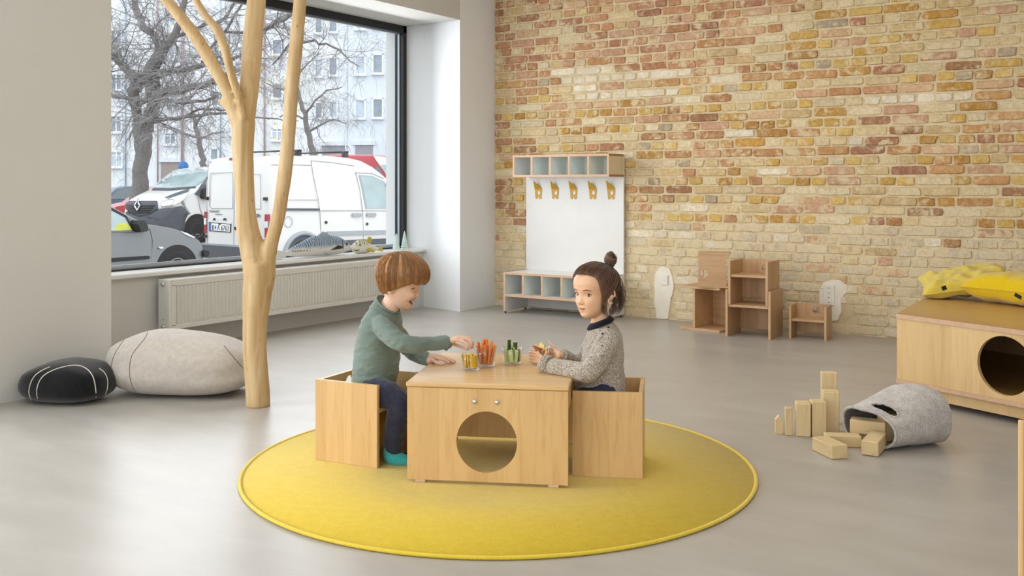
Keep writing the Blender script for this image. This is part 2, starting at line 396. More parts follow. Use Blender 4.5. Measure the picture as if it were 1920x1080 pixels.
wall = struct('wall_back', MB().box(-6.3, RX+.2, BY, BY+.35, 0, CZ), 'lime_mortar')
rb = random.Random(5)
def brick_mesh(L, H, seed):
    r = random.Random(seed); out = []
    per = []
    nl = 6 if L > .2 else 4
    for k in range(nl): per.append((-L/2+L*k/nl, -H/2))
    for k in range(2): per.append((L/2, -H/2+H*k/2))
    for k in range(nl): per.append((L/2-L*k/nl, H/2))
    for k in range(2): per.append((-L/2, H/2-H*k/2))
    rough = r.choice([.0015, .0025, .004])
    per = [(x+r.gauss(0, rough), z+r.gauss(0, rough*.45)) for x, z in per]
    for c in (0, nl, nl+2, 2*nl+2):                                  # worn corners
        q = r.choice([.97, .95, .9, .84]); per[c] = (per[c][0]*(1-(1-q)*.35), per[c][1]*q)
    n = len(per); d = .011
    outer = [(x*1.0, .002, z) for x, z in per]
    inn = [(x-math.copysign(.006, x), -d+r.gauss(0, .0012), z*(1-.006/(H/2))) for x, z in per]
    ce = [(-L*.25, -d-.0015, r.gauss(0, .004)), (L*.25, -d-.0015, r.gauss(0, .004))]
    vs = outer+inn+ce; fs = []
    for k in range(n):
        q = (k+1) % n; fs.append((k, q, n+q, n+k))
        mx = (inn[k][0]+inn[q][0])/2; fs.append((n+k, n+q, 2*n+(0 if mx < 0 else 1)))
    ks = [k for k in range(n) if (inn[k][0]+inn[(k+1) % n][0])/2 < 0 <= (inn[(k+1) % n][0]+inn[(k+2) % n][0])/2 or (inn[k][0]+inn[(k+1) % n][0])/2 >= 0 > (inn[(k+1) % n][0]+inn[(k+2) % n][0])/2]
    for k in ks: fs.append((n+(k+1) % n, 2*n, 2*n+1))
    return vs, fs
STR = [brick_mesh(.252, .064, 100+k) for k in range(14)]
HED = [brick_mesh(.121, .064, 200+k) for k in range(14)]
def bmesh_of(vf, nm):
    q = MB(); q.add(*vf); return q.mesh(nm)
SM = [bmesh_of(v, 'brick') for v in STR]; HM = [bmesh_of(v, 'brick') for v in HED]
for me in SM+HM: me.materials.append(MATS['brick_face'])
PAL = {'red': ['#b8805f', '#ad7355', '#c08a66', '#a66f57'], 'pink': ['#cda283', '#d2ac88', '#c7987c'], 'beige': ['#d6bc8c', '#cfb483', '#d9c398', '#c9ad80'],
       'yellow': ['#d2ad58', '#d8b768', '#c8a04a'], 'ochre': ['#bb8a3a', '#c4923a', '#ad7c37'], 'brown': ['#a9764f', '#b27d4e', '#9a6a4a'], 'orange': ['#c6955f', '#be8855'],
       'cream': ['#dccba6', '#e0d1b0', '#d8c7a2'], 'pale': ['#d5c8b0', '#d0c2a8', '#d8ccb6', '#c9b99e'], 'white': ['#ece2cb', '#e8dfcc', '#efe6d2'], 'grey': ['#ab9b86', '#b8a88f']}
def tone(px, py, header):
    r = rb.random()
    def pick(*t):
        q = r; 
        for k, p in t:
            if q < p: return k
            q -= p
        return t[-1][0]
    if 1040 < px < 1300 and 128 < py < 152: return 'white'
    if 1075 < px < 1275 and 165 < py < 185: return 'white'
    if 1612 < px < 1835 and 178 < py < 198: return 'white'
    if 1580 < px < 1642 and 255 < py < 278: return 'white'
    if py > 425+ (px-1300)*.02:
        return pick(('pale', .62), ('white', .10 if py < 520 else .17), ('cream', .15), ('pink', .05), ('beige', .05), ('brown', .03))
    if py < 150 and px < 1350+ (150-py)*1.2:
        return pick(('red', .40), ('pink', .28), ('brown', .10), ('beige', .14), ('cream', .08))
    if py < 120:
        return pick(('beige', .42), ('cream', .24), ('pink', .12), ('red', .05), ('ochre', .06), ('yellow', .07), ('grey', .04))
    if header:
        return pick(('yellow', .32), ('ochre', .17 if px > 1380 else .07), ('orange', .12), ('beige', .13), ('cream', .12), ('red', .05 if px > 1150 else .15), ('brown', .05), ('grey', .04))
    return pick(('cream', .24), ('pink', .20), ('beige', .16), ('brown', .14), ('orange', .10), ('red', .06 if px > 1150 else .2), ('white', .04), ('ochre', .06))
PITCH = .0757
bricks = []
for row in range(int(CZ/PITCH)):
    zc = (row+.5)*PITCH; header = row % 2 == 1
    L = .127 if header else .258
    x = WX-rb.uniform(0, L*.6)
    while x < -.55:
        hd = header if rb.random() < .86 else (not header)
        ll = (.127 if hd else .258)+rb.gauss(0, .004); xc = x+ll/2; x += ll
        if xc+ll/2 < WX+.06: continue
        if xc-ll/2 < WX+.004: xr = xc+ll/2; ll = xr-WX-.004; xc = xr-ll/2
        zz = zc+rb.gauss(0, .0022)+.006*math.sin(xc*1.7+row)*.5
        px, py, Yc = project((xc, BY, zz))
        if px > 1975 or py < -25: continue
        if 1226 < px < 1256 and py > 505: continue                    # filled chases round the sockets
        if 1530 < px < 1592 and 530 < py < 600 and not (px > 1575): continue
        bricks.append((Yc, xc, zz, ll, hd, tone(px, py, hd)))
bricks.sort(key=lambda q: q[0])
fv = []; ff = []; fc = []
for k, (Yc, xc, zz, ll, hd, t) in enumerate(bricks):
    c = list(lin(rb.choice(PAL[t]))); jit = rb.uniform(.9, 1.08); c = [min(1, (q*.90+m_*.10)*jit) for q, m_ in zip(c[:3], lin('#d6c4a0'))]+[1]
    sx = (ll-.008)/(.121 if hd else .252)*rb.uniform(.965, 1.0); sz = rb.uniform(.93, 1.04); dep = rb.choice([1, 1, .7, .4, 1.3, .9])*(.62 if zz < 1.0 else 1); rot = rb.gauss(0, .006)
    vi = rb.randrange(14)
    if k < 300:
        o = bpy.data.objects.new('brick', (HM if hd else SM)[vi]); COL.objects.link(o); o.parent = wall
        o.location = (xc, BY, zz); o.scale = (sx, dep, sz); o.rotation_euler = (0, rot, 0); o.color = c
    else:
        vs, fs = (HED if hd else STR)[vi]; n0 = len(fv); cr, sr = math.cos(rot), math.sin(rot)
        for v in vs:
            X, Z = v[0]*sx, v[2]*sz; fv.append((xc+X*cr+Z*sr, BY+v[1]*dep, zz-X*sr+Z*cr)); fc.append(c)
        ff.extend(tuple(n0+i for i in f_) for f_ in fs)
q = MB(); q.add(fv, ff); me = q.mesh('brick_courses'); at_ = me.color_attributes.new('tone', 'FLOAT_COLOR', 'POINT')
at_.data.foreach_set('color', np.array(fc, dtype=np.float32).reshape(-1))
tag(link('brick_courses', me, wall, 'brick_face_far'), kind='stuff')
# filler patches round the old sockets
def patch(name, pts, t, mat, seed):
    r = random.Random(seed); n = 44; pl = []
    for k in range(n):
        u = k/n*len(pts); i = int(u); fr = u-i; a, c_ = pts[i], pts[(i+1) % len(pts)]
        px = a[0]+(c_[0]-a[0])*fr+r.gauss(0, .55); py = a[1]+(c_[1]-a[1])*fr+r.gauss(0, .55); v = PY(px, py, BY); pl.append((v.x, max(v.z, .004)))
    return MB().prism(pl, BY-t, BY+.002, 'y').build(name, mat, wall)
patch('filler_patch', [(1229, 512), (1240, 500), (1254, 502), (1262, 520), (1264, 540), (1258, 560), (1255, 585), (1253, 598), (1231, 598), (1228, 560)], .010, 'filler_white', 1)
patch('filler_patch', [(1536, 545), (1546, 528), (1572, 524), (1590, 534), (1588, 548), (1576, 562), (1580, 580), (1572, 600), (1548, 604), (1538, 580)], .010, 'filler_white', 2)
# ================================================================== furniture materials
wood('beech', '#dcb984', '#c89d66', 0.36, 'z', 0.062)
wood('beech_flat', '#dfbd8c', '#cba26c', 0.30, 'x', 0.062)
wood('beech_grey', '#cfac85', '#b8936d', 0.42, 'z', 0.09)
wood('birch', '#dabb88', '#c7a067', 0.4, 'z', 0.16, 0.6)
wood('birch_top', '#c39d60', '#b48a4e', 0.33, 'x', 0.3, 0.6)
plain('plywood_edge', '#c8a285', 0.6, 0.08, 40)
wood('pine', '#e2cda2', '#c9ab76', 0.5, 'z', 0.09, 0.7)
wood('pine_long', '#dfc89b', '#c6a670', 0.5, 'x', 0.09, 0.7)
def _trunk():
    n = NT('peeled_wood'); v = n.coord(); vs_ = n.new('ShaderNodeMapping', {'Vector': v, 'Scale': (16, 16, 1.6)}).outputs[0]
    a = n.noise(vs_, 1.2, 6, 0.62, 1.2); k = n.noise(v, 7, 3); d = n.noise(n.new('ShaderNodeMapping', {'Vector': v, 'Scale': (24, 24, 7)}).outputs[0], 1.6, 3, 0.5)
    col = n.ramp(a, [(0.25, lin('#a58459')), (0.45, lin('#c0a274')), (0.62, lin('#ceb48a')), (0.8, lin('#d9c5a0'))])
    col = n.mix(n.ramp(k, [(0.5, (0, 0, 0)), (0.75, (.55, .55, .55))]), col, lin('#ba9462'))
    col = n.mix(n.ramp(d, [(0.25, (1, 1, 1)), (0.30, (0, 0, 0))]), col, lin('#7d552c'))
    n.set(color=col, rough=0.55, spec=0.3); n.bump(a, 0.18, 0.01)
_trunk()
def fabric(name, c0, c1, scale=120, rough=0.95, bump=0.5, sheen=0.3, stretch=(1, 1, 1)):
    n = NT(name); v = n.new('ShaderNodeMapping', {'Vector': n.coord(), 'Scale': stretch}).outputs[0]
    a = n.noise(v, scale, 4, 0.7); b_ = n.noise(v, scale*.12, 3)
    f = n.math('ADD', n.math('MULTIPLY', a, 0.75), n.math('MULTIPLY', b_, 0.25))
    n.set(color=n.ramp(f, [(0.38, lin(c0)), (0.62, lin(c1))]), rough=rough, sheen=sheen, spec=0.1); n.bump(a, bump, 0.004)
fabric('black_felt', '#0e0e10', '#1f1f22', 150); fabric('grey_felt', '#b0a79d', '#cdc5bc', 300); fabric('rug_wool', '#c8aa2c', '#d8bb42', 260, bump=0.35)
fabric('rug_edging', '#d9bc2c', '#e6cb3c', 200); fabric('pillow_yellow', '#cfae0e', '#d9b91a', 300, bump=0.25); fabric('pillow_pale', '#cdb544', '#d8c258', 300, bump=0.25)
fabric('thread_white', '#cfcac0', '#e8e4da', 300); fabric('thread_dark', '#3a332d', '#4c443c', 300); fabric('black_label', '#141311', '#201f1c', 300)
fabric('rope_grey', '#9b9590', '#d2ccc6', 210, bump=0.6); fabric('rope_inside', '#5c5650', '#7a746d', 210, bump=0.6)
plain('pale_mint', '#eef5f0', 0.5, 0.02); plain('bare_edge', '#d8b08c', 0.55, 0.05); plain('brown_edge', '#a9773f', 0.5, 0.06); plain('cream_panel', '#ddcdb0', 0.55, 0.04)
plain('hook_yellow', '#c99a1e', 0.4, 0.04); plain('socket_white', '#e9e5da', 0.35, 0.02); plain('socket_dark', '#6d685e', 0.6, 0.05); plain('pad_pink', '#dcc3b2', 0.7, 0.05)
plain('rubber_black', '#1b1b1c', 0.6, 0.1)

# ------------------------------------------------------------------ radiator
R0, R1, RXF, RZ0, RZ1 = 4.335, 6.70, -5.68, .150, .497
ra = empty('radiator', (RXF, R0, RZ0), 0, 'long white panel radiator with vertical flutes under the street window', 'radiator')
def at(o): o.location = -Vector(o.parent.location); return o
b = MB(); nfl = 68; y0 = R0+.055; step = (R1-.055-y0)/nfl; prof = []
for k in range(nfl):
    for u, d in ((0.0, 0), (.22, 0), (.36, .011), (.64, .011), (.78, 0)): prof.append((y0+(k+u)*step, d))
prof.append((y0+nfl*step, 0)); rows = [(RZ0+.035, 0), (RZ0+.055, 1), (RZ1-.062, 1), (RZ1-.045, 0)]
vs = [(RXF+.001-.011+d*m_, y, z) for z, m_ in rows for y, d in prof]; n = len(prof)
b.add(vs, [(j*n+i, j*n+i+1, (j+1)*n+i+1, (j+1)*n+i) for j in range(3) for i in range(n-1)])
at(b.build('fluted_panel', 'radiator_enamel', ra, fix=False))
at(MB().box(RXF-.012, RXF, R0+.018, R1-.018, RZ1-.046, RZ1-.004, .003).box(RXF-.012, RXF, R0+.018, R1-.018, RZ0+.004, RZ0+.036, .003).box(RXF-.012, RXF, R0+.018, R0+.056, RZ0+.03, RZ1-.04).box(RXF-.012, RXF, R1-.056, R1-.018, RZ0+.03, RZ1-.04).box(-5.79, RXF-.03, R0+.03, R1-.03, RZ0+.01, RZ1-.02).build('panel_frame', 'radiator_enamel', ra))
b = MB(); b.box(-5.79, RXF-.002, R0+.01, R1-.01, RZ1-.004, RZ1, .001)
at(b.build('top_cover', 'radiator_enamel', ra))
for nm, ya, yb in (('end_cover', R0, R0+.018), ('end_cover', R1-.018, R1)): at(MB().box(-5.80, RXF+.002, ya, yb, RZ0, RZ1, .003).build(nm, 'radiator_enamel', ra))
for z in (RZ1-.035, RZ0+.022):
    v = MB(); v.lathe([(0.0, .012), (.009, .012), (.013, .006), (.016, 0)], 16); o = v.build('valve', 'chrome', ra, True); o.rotation_euler = (HP, 0, 0); o.location = Vector((-5.745, R0-.001, z))-ra.location
at(MB().box(-5.748, -5.742, R0-.001, R0+.001, RZ0+.068, RZ0+.078).build('vent_slot', 'dark_metal', ra))
for ya in (R0+.25, R1-.3): at(MB().box(-5.84, -5.79, ya, ya+.04, RZ0+.03, RZ1-.03).build('bracket', 'radiator_enamel', ra))

# ------------------------------------------------------------------ surface lines from picture points
from mathutils.bvhtree import BVHTree
def bvh_of(o):
    dg = bpy.context.evaluated_depsgraph_get(); dg.update(); me = o.data; M = o.matrix_world
    return BVHTree.FromPolygons([M @ v.co for v in me.vertices], [tuple(p.vertices) for p in me.polygons])
def seam(o, pxs, r, mat, name='seam', lift=.0005, n=26):
    bv = bvh_of(o); pts = []; eye = Vector((0, 0, EYE))
    for i in range(n):
        u = i/(n-1)*(len(pxs)-1); k = min(int(u), len(pxs)-2); t = u-k
        p = [Vector(pxs[max(0, min(len(pxs)-1, k+j))]) for j in (-1, 0, 1, 2)]
        q = .5*((2*p[1])+(-p[0]+p[2])*t+(2*p[0]-5*p[1]+4*p[2]-p[3])*t*t+(-p[0]+3*p[1]-3*p[2]+p[3])*t**3)
        d = (P(q[0], q[1], 5.0)-eye).normalized(); h = bv.ray_cast(eye, d)
        if h[0] is not None: pts.append(h[0]+h[1]*lift)
    if len(pts) < 2: return None
    inv = o.matrix_world.inverted()
    return MB().tube([inv @ p for p in pts], r, 5).build(name, mat, o, True)

def lump(name, c, ax, az, by, hz, topf, mat, seed=0, sag=.32, e=2.3):
    """felt stone: long axis AX (view-aligned unit), half sizes az, by, height hz"""
    nu, nv = 64, 40; Pm = np.zeros((nv, nu, 3)); ex = Vector((*ax, 0)); ey = Vector((-ax[1], ax[0], 0))
    for j in range(nv):
        la = -math.pi/2+math.pi*j/(nv-1)
        for i in range(nu):
            lo = 2*math.pi*i/nu; cl = max(0, 1-abs(math.sin(la))**3.0)**(1/3.0)
            x = math.copysign(abs(math.cos(lo))**(2/e), math.cos(lo))*cl; y = math.copysign(abs(math.sin(lo))**(2/e), math.sin(lo))*cl; z = math.sin(la)
            h = topf(x); zz = h*hz*(sag+(1-sag)*z) if z > 0 else h*hz*sag*(1+z)
            f_ = 1+.025*mnoise.noise(Vector((x*2+seed, y*2, z*2)))
            p = ex*(x*az*f_)+ey*(y*by*f_); q = cw(c[0]+p.x, c[1]+p.y, max(zz*f_, 0)+.001); Pm[j, i] = q
    return Pm
def pouf(name, Pm, mat, label, cat):
    base = Pm[0].mean(axis=0); base[2] = 0; o = grid_mesh(name, Pm-base, True, False, mat); o.location = base
    bpy.context.view_layer.update(); return tag(o, label, cat)
bp = pouf('floor_pouf', lump('b', (-2.365, 5.285), (.985, -.17), .243, .19, .216, lambda x: .85+.15*math.cos((x-.18)*1.7), 'black_felt', 3, .48, 2.5), 'black_felt',
          'small black felt stone pouf with white stitched lines', 'pouf')
for q in ([(67, 762), (55, 740), (57, 720), (66, 704), (80, 694), (94, 688)], [(78, 763), (70, 745), (70, 725), (80, 706), (100, 694), (124, 687), (144, 685), (160, 690), (172, 702), (178, 720), (180, 742), (179, 762)],
          [(186, 761), (194, 748), (201, 728), (201, 710), (195, 698), (186, 691)]):
    seam(bp, q, .0028, 'thread_white', 'stitching')
gp = pouf('floor_pouf', lump('g', (-1.815, 5.50), (.995, -.10), .405, .27, .340, lambda x: 1.0-.17*max(0, x+.25)-.10*max(0, -.45-x), 'grey_felt', 8, .48, 3.0), 'grey_felt',
          'long pale grey felt boulder pouf beside the peeled tree trunk', 'pouf')
for q in ([(206, 699), (212, 672), (222, 652), (232, 638), (233, 634)], [(268, 747), (250, 728), (243, 700), (246, 670), (258, 651), (272, 634), (277, 622)], [(420, 648), (436, 668), (455, 690)]):
    seam(gp, q, .0016, 'thread_dark', 'stitching')
tg = MB().box(-.018, .018, -.002, .002, 0, .012).build('care_tag', 'thread_white', gp); hq = bvh_of(gp).ray_cast(Vector((0, 0, EYE)), (P(249, 744, 5)-Vector((0, 0, EYE))).normalized())[0]; tg.location = (hq if hq is not None else gp.location)-gp.location; tg.rotation_euler = (0, 0, CAM_ROT-.1)

# ------------------------------------------------------------------ peeled tree trunk standing in the room
def trunk_obj():
    b = MB(); Y = 5.14
    limbs = [([(484, 764, 22.5), (483, 730, 22.5), (480, 690, 22), (477, 645, 22.5), (478, 600, 23.5), (483, 550, 27), (487, 515, 30), (487, 490, 30)], 0, 0),
             ([(486, 530, 27), (474, 470, 23.5), (464, 430, 21), (461, 400, 19), (459, 370, 18.5), (457, 330, 18.5), (455, 280, 20), (456, 240, 21.5), (457, 210, 21)], 0, 0),
             ([(456, 232, 20), (465, 185, 18.5), (469, 144, 18.5), (474, 72, 18.8), (481, 0, 17.5), (485, -60, 17), (492, -200, 16), (500, -413, 14)], 0, .05),
             ([(452, 240, 17), (438, 205, 14.5), (428, 175, 12.5), (412, 144, 12), (370, 72, 12), (312, 0, 10.5), (262, -60, 9.5), (190, -170, 8)], 0, -.12),
             ([(460, 222, 8), (452, 195, 7.5), (435, 144, 8), (423, 95, 9), (408, 55, 8.5), (385, 30, 7.5), (367, 0, 7), (345, -50, 6), (330, -120, 5)], -.05, -.2),
             ([(487, 525, 24), (501, 484, 16), (511, 445, 13), (523, 405, 12.5), (534, 330, 13.7), (542, 240, 12.5), (549, 144, 12.9), (556.5, 72, 12.7), (563, 0, 12), (569, -60, 12), (590, -230, 11), (605, -413, 10)], 0, -.1),
             ([(440, 212, 9), (424, 199, 6.5), (407, 186, 3)], -.02, -.03)]
    for pts, d0, d1 in limbs:
        pp = []; rr = []; n = len(pts)
        for k in range(n-1):
            for t in np.linspace(0, 1, 5)[:(5 if k == n-2 else 4)]:
                a, c = pts[k], pts[k+1]; Yk = Y+d0+(d1-d0)*(k+t)/(n-1)
                pp.append(P(a[0]+(c[0]-a[0])*t, a[1]+(c[1]-a[1])*t, Yk)); rr.append((a[2]+(c[2]-a[2])*t)/FOC*Yk)
        sm = [pp[0]]+[(pp[i-1]+pp[i]*2+pp[i+1])/4 for i in range(1, len(pp)-1)]+[pp[-1]]
        b.tube(sm, rr, 16)
    base = P(484, 764, Y); base.z = 0
    b.v = [(v[0]-base.x, v[1]-base.y, v[2]) for v in b.v]
    def disp(co, nr):
        for i in range(len(co)):
            p = co[i]; q = mnoise.noise(Vector((p[0]*14, p[1]*14, p[2]*4)))*.003+mnoise.noise(Vector((p[0]*30+9, p[1]*30, p[2]*12)))*.0012
            if co[i][2] > .02: co[i] = p+nr[i]*q
        co[:, 2] = np.clip(co[:, 2], 0.0, CZ-.002); return co
    o = remeshed('peeled_tree', b, .0095, 'peeled_wood', None, 3, .6, disp); o.location = base
    return tag(o, 'bare peeled tree trunk with forked limbs standing in front of the window', 'tree trunk')
trunk_obj()

# ------------------------------------------------------------------ round rug
RUG = (-.0535, 4.055, 1.0251); RT = .009
rc = cw(RUG[0], RUG[1], 0)
b = MB(); b.lathe([(0.0, RT), (.5, RT), (RUG[2]-.006, RT), (RUG[2]-.006, 0.0)], 160)
rug = tag(b.build('round_rug', 'rug_wool', None, True, rc), 'round mustard yellow wool rug under the play table', 'rug')
pts = []; b = MB(); N = 160; vs = []; fs = []
for k in range(N):
    a = 2*math.pi*k/N
    for j in range(8):
        t = 2*math.pi*j/8; vs.append(((RUG[2]-.004+.0085*math.cos(t))*math.cos(a), (RUG[2]-.004+.0085*math.cos(t))*math.sin(a), .0068+.0062*math.sin(t)))
for k in range(N):
    for j in range(8): fs.append((k*8+j, ((k+1) % N)*8+j, ((k+1) % N)*8+(j+1) % 8, k*8+(j+1) % 8))
b.add(vs, fs); b.build('edging', 'rug_edging', rug, True)

# ------------------------------------------------------------------ play table
TZ = RT; TW, TD = .617, .66
tab = empty('play_table', cw(-.4014, 3.799, TZ), CAM_ROT+math.atan2(-.1389, .9903), 'beech box table with a large round hole, centre of the yellow rug', 'table')
TT = .388-TZ+.006          # height of its top above the rug
tp = .019
MB().panel_hole(0, TW, .012, TT-.021, 0, tp, .308, .163, .1165, 64).build('front_panel', 'beech', tab)
MB().box(0, TW, TD-tp, TD, .016, TT-.021, .001).build('back_panel', 'beech', tab)
MB().box(.001, tp, tp, TD-tp, TT-.095, TT-.021, .001).build('side_rail', 'beech', tab); MB().box(TW-tp, TW-.001, tp, TD-tp, TT-.095, TT-.021, .001).build('side_rail', 'beech', tab)
b = MB(); bv = .004
b.add([(-.004+bv, -.004, TT-.018), (TW+.004-bv, -.004, TT-.018)], []) ; b = MB().box(-.004, TW+.004, -.004, TD+.004, TT-.0195, TT, .004); b.build('tabletop', 'beech_flat', tab)
for x, y in ((.03, .005), (TW-.075, .005), (.03, TD-.025), (TW-.075, TD-.025)): MB().box(x, x+.04, y, y+.018, 0, .0125, .002).build('foot', 'pad_pink', tab)
for x in (.263, .349):
    o = MB().lathe([(0.0, .005), (.005, .0048), (.0085, .0025), (.0095, 0)], 16).build('bolt', 'chrome', tab, True); o.rotation_euler = (HP, 0, 0); o.location = (x, -.0005, .315)
TABZ = TZ+TT

# ------------------------------------------------------------------ cube chairs
CHAIR = {}
def make_chair(kind, W, D, H, sz, hole, m='beech', t=.018, mir=False):
    r = empty('cube_chair'); r['category'] = 'chair'
    MB().box(0, t, 0, D, 0, H, .0015).build('side_panel', m, r); MB().box(W-t, W, 0, D, 0, H, .0015).build('side_panel', m, r)
    hx, hz, hr = hole
    MB().panel_hole(t, W-t, .03, H-.002, D-t, D-.001, hx, hz, hr, 40).build('back_panel', m, r)
    MB().box(t, W-t, .012, D-t, sz-t, sz, .0015).build('seat', 'beech_flat' if m == 'beech' else m, r)
    CHAIR[kind] = r; return r
lc = make_chair('large', .322, .303, .333, .232, (.225, .28, .034))
d_ = (.903, -.43); tag(lc, 'beech cube chair the boy in the green top sits on', None, 'cube chairs at the play table')
lc.location = cw(-.541, 3.976, RT); lc.rotation_euler = (0, 0, CAM_ROT+math.atan2(.903, .43))
def chair_copy(kind, loc, rot, label, group): 
    o = copy_tree(CHAIR[kind]); o.location = loc; o.rotation_euler = rot; o['label'] = label; o['group'] = group; return o
nf = Vector((.505, 3.833))+Vector((-.987, .156))*.273; of = nf+Vector((.156, .987))*.322
rc_ = chair_copy('large', cw(of.x, of.y, RT), (0, 0, CAM_ROT+math.atan2(-.987, -.156)), 'beech cube chair the girl in the knitted sweater sits on', 'cube chairs at the play table')
for ch in rc_.children: ch.scale = (1, .901, 1)
gB = 'stools stacked by the brick wall'
big = make_chair('tall', .345, .32, .355, .241, (.24, .30, .036), 'beech_grey')
big.location = cw(1.611, 7.492, 0); big.rotation_euler = (0, 0, CAM_ROT+math.atan2(-.182, .302)); tag(big, 'large cube chair at the bottom of the stacked pair by the brick wall', None, gB)
med = make_chair('medium', .303, .30, .33, .226, (.205, .262, .0315), 'beech_grey')
ex_ = Vector((.302, -.182)).normalized(); o2 = Vector((1.611, 7.492))+ex_*.021+Vector((-ex_.y, ex_.x))*.002
med.location = cw(o2.x, o2.y, .2415); med.rotation_euler = big.rotation_euler; tag(med, 'medium cube chair standing on the large chair, round hole in its back', None, gB)
sm_ = make_chair('small', .272, .21, .245, .146, (.163, .198, .03), 'beech_grey', .017)
sm_.location = cw(2.062, 7.389, 0); sm_.rotation_euler = (0, 0, CAM_ROT+math.atan2(-.129, .243)); tag(sm_, 'low small cube chair alone under the wall socket', None, gB)
# the large chair lying on its side: its top points left, so turn it a quarter about its own front axis
lie = chair_copy('tall', (0, 0, 0), (0, 0, 0), 'large cube chair lying on its side, open face forward', gB)
lie.rotation_mode = 'QUATERNION'
lq = Matrix.Rotation(math.radians(-7), 4, 'Z') @ Matrix.Rotation(-HP, 4, 'Y')
lie.rotation_quaternion = lq.to_quaternion(); p0 = G(1349, 624.5); lie.location = (p0.x, p0.y, 0.0)
lie2 = chair_copy('small', (0, 0, 0), (0, 0, 0), 'small cube chair lying on top of the overturned chair, its holed back forward', gB)
lie2.rotation_mode = 'QUATERNION'
lq = Matrix.Rotation(math.radians(20), 4, 'Z') @ Matrix.Rotation(math.pi, 4, 'Z') @ Matrix.Rotation(HP, 4, 'Y')
lie2.rotation_quaternion = lq.to_quaternion(); p1 = PY(1369.5, 534.7, 7.30)
lie2.location = (p1.x-.072, p1.y+.197, .3455+.272)

# ------------------------------------------------------------------ coat rack with cubbies
kx0, kx1, ky0, kyb = -4.955, -3.95, 7.32, 7.715
kr = empty('coat_rack', (kx0, ky0, 0), 0, 'white coat rack with mint cubbies and five mustard hooks', 'coat rack')
def K(mb, nm, m, sm=False): return at(mb.build(nm, m, kr, sm))
K(MB().box(kx0, kx1, kyb-.02, kyb, .02, 1.41, .001), 'back_board', 'white_lacquer')
def cubby(x0, x1, ya, yb, z0, z1, n, t=.019):
    K(MB().box(x0+.001, x1-.001, ya+.002, yb, z1-t, z1), 'shelf_board', 'white_lacquer'); K(MB().box(x0+.001, x1-.001, ya+.002, yb, z0, z0+t), 'shelf_board', 'white_lacquer')
    K(MB().box(x0, x1, ya, ya+.002, z1-t, z1).box(x0, x1, ya, ya+.002, z0, z0+t), 'edge_band', 'bare_edge')
    K(MB().box(x0+t, x1-t, yb-.004, yb-.001, z0+t, z1-t), 'cubby_back', 'pale_mint')
    for k in range(n+1):
        xa = x0+(x1-x0-t)*k/n; end = k in (0, n)
        lo = 0.018 if (end and z0 < .3) else z0
        K(MB().box(xa, xa+t, ya+.002, yb-.004, lo if end else z0+t, z1 if end else z1-t), 'divider', ('cream_panel' if (end and z0 > .3 and k) else ('white_lacquer' if end else 'pale_mint')))
        K(MB().box(xa+(.0002 if end else 0), xa+t-.0002, ya-.0003, ya+.0019, (lo if end else z0+t)+.0002, (z1 if end else z1-t)-.0002), 'edge_band', 'bare_edge')
cubby(kx0, kx1, ky0, kyb-.02, .150, .366, 5)
cubby(kx0+.03, kx1, 7.425, kyb-.02, 1.212, 1.407, 5)
K(MB().box(kx1-.0005, kx1+.001, 7.425, kyb-.02, 1.388, 1.4072), 'cap_strip', 'brown_edge'); K(MB().box(kx1-.0005, kx1+.001, 7.425, kyb-.02, 1.2118, 1.231), 'cap_strip', 'brown_edge')
for x in (kx0+.01, kx1-.01):
    for y in (ky0+.02, kyb-.05): K(MB().lathe([(.008, 0), (.008, .019), (0, .019)], 12, x, y), 'foot', 'rubber_black')
for k, px in enumerate((1009.5, 1041, 1075.5, 1111.5, 1146)):
    v = PY(px, 357, kyb-.022); hk = MB(); w_ = .040
    hk.panel_hole(-w_*.98, w_*.98, -.062, .012, -.002, .001, .004, -.022, .018, 24)
    hk.box(-w_*.98, -w_*.3, -.002, .001, -.078, -.062); hk.box(w_*.25, w_*.98, -.002, .001, -.078, -.062); hk.v = [(x*(1-max(0, .012-z)*2.6), y, z) for x, y, z in hk.v]
    hk.add([(-w_*.98, -.002, .012), (w_*.98, -.002, .012), (-w_*.7, -.045, .088), (-w_*.98, .001, .012), (w_*.98, .001, .012), (-w_*.7, -.042, .090)],
           [(0, 1, 2), (3, 5, 4), (0, 2, 5, 3), (1, 4, 5, 2), (0, 3, 4, 1)])
    o = hk.build('hook', 'hook_yellow', kr); o.location = v-kr.location

# ------------------------------------------------------------------ wall socket and blank plate
v = PY(1555.5, 553, BY); so = empty('wall_socket', (v.x, BY-.0105, v.z), 0, 'white double wall socket above the low small chair', 'socket')
MB().box(-.041, .041, -.009, 0, -.078, .078, .003).build('cover_plate', 'socket_white', so)
for dz in (.036, -.036):
    o = MB().lathe([(.0215, .0), (.0215, .0015), (.0195, .002), (.0185, -.006), (0, -.006)], 28).build('outlet', 'socket_white', so, True); o.rotation_euler = (HP, 0, 0); o.location = (0, -.0095, dz)
    for dx in (-.0095, .0095):
        q = MB().lathe([(.003, 0), (.003, .0012), (0, .0012)], 10).build('pin_hole', 'socket_dark', o); q.location = (dx, 0, -.006)
    for sx in (-1, 1): q = MB().box(sx*.0215, sx*.017, -.004, .004, -.003, .0026).build('earth_clip', 'dark_metal', o); q.rotation_euler = (0, 0, HP)
v = PY(1247, 525, BY); so2 = empty('blank_plate', (v.x, BY-.0105, v.z), 0, 'small white blank plate on the plaster patch left of the stools', 'wall plate')
MB().box(-.03, .03, -.008, 0, -.042, .042, .003).build('cover_plate', 'socket_white', so2); MB().box(.029, .034, -.0085, 0, -.042, .042, .001).build('plate_edge', 'cream_panel', so2)
for dx in (-.008, .004): MB().box(dx-.002, dx+.002, -.0088, -.007, -.002, .002).build('screw', 'socket_dark', so2)

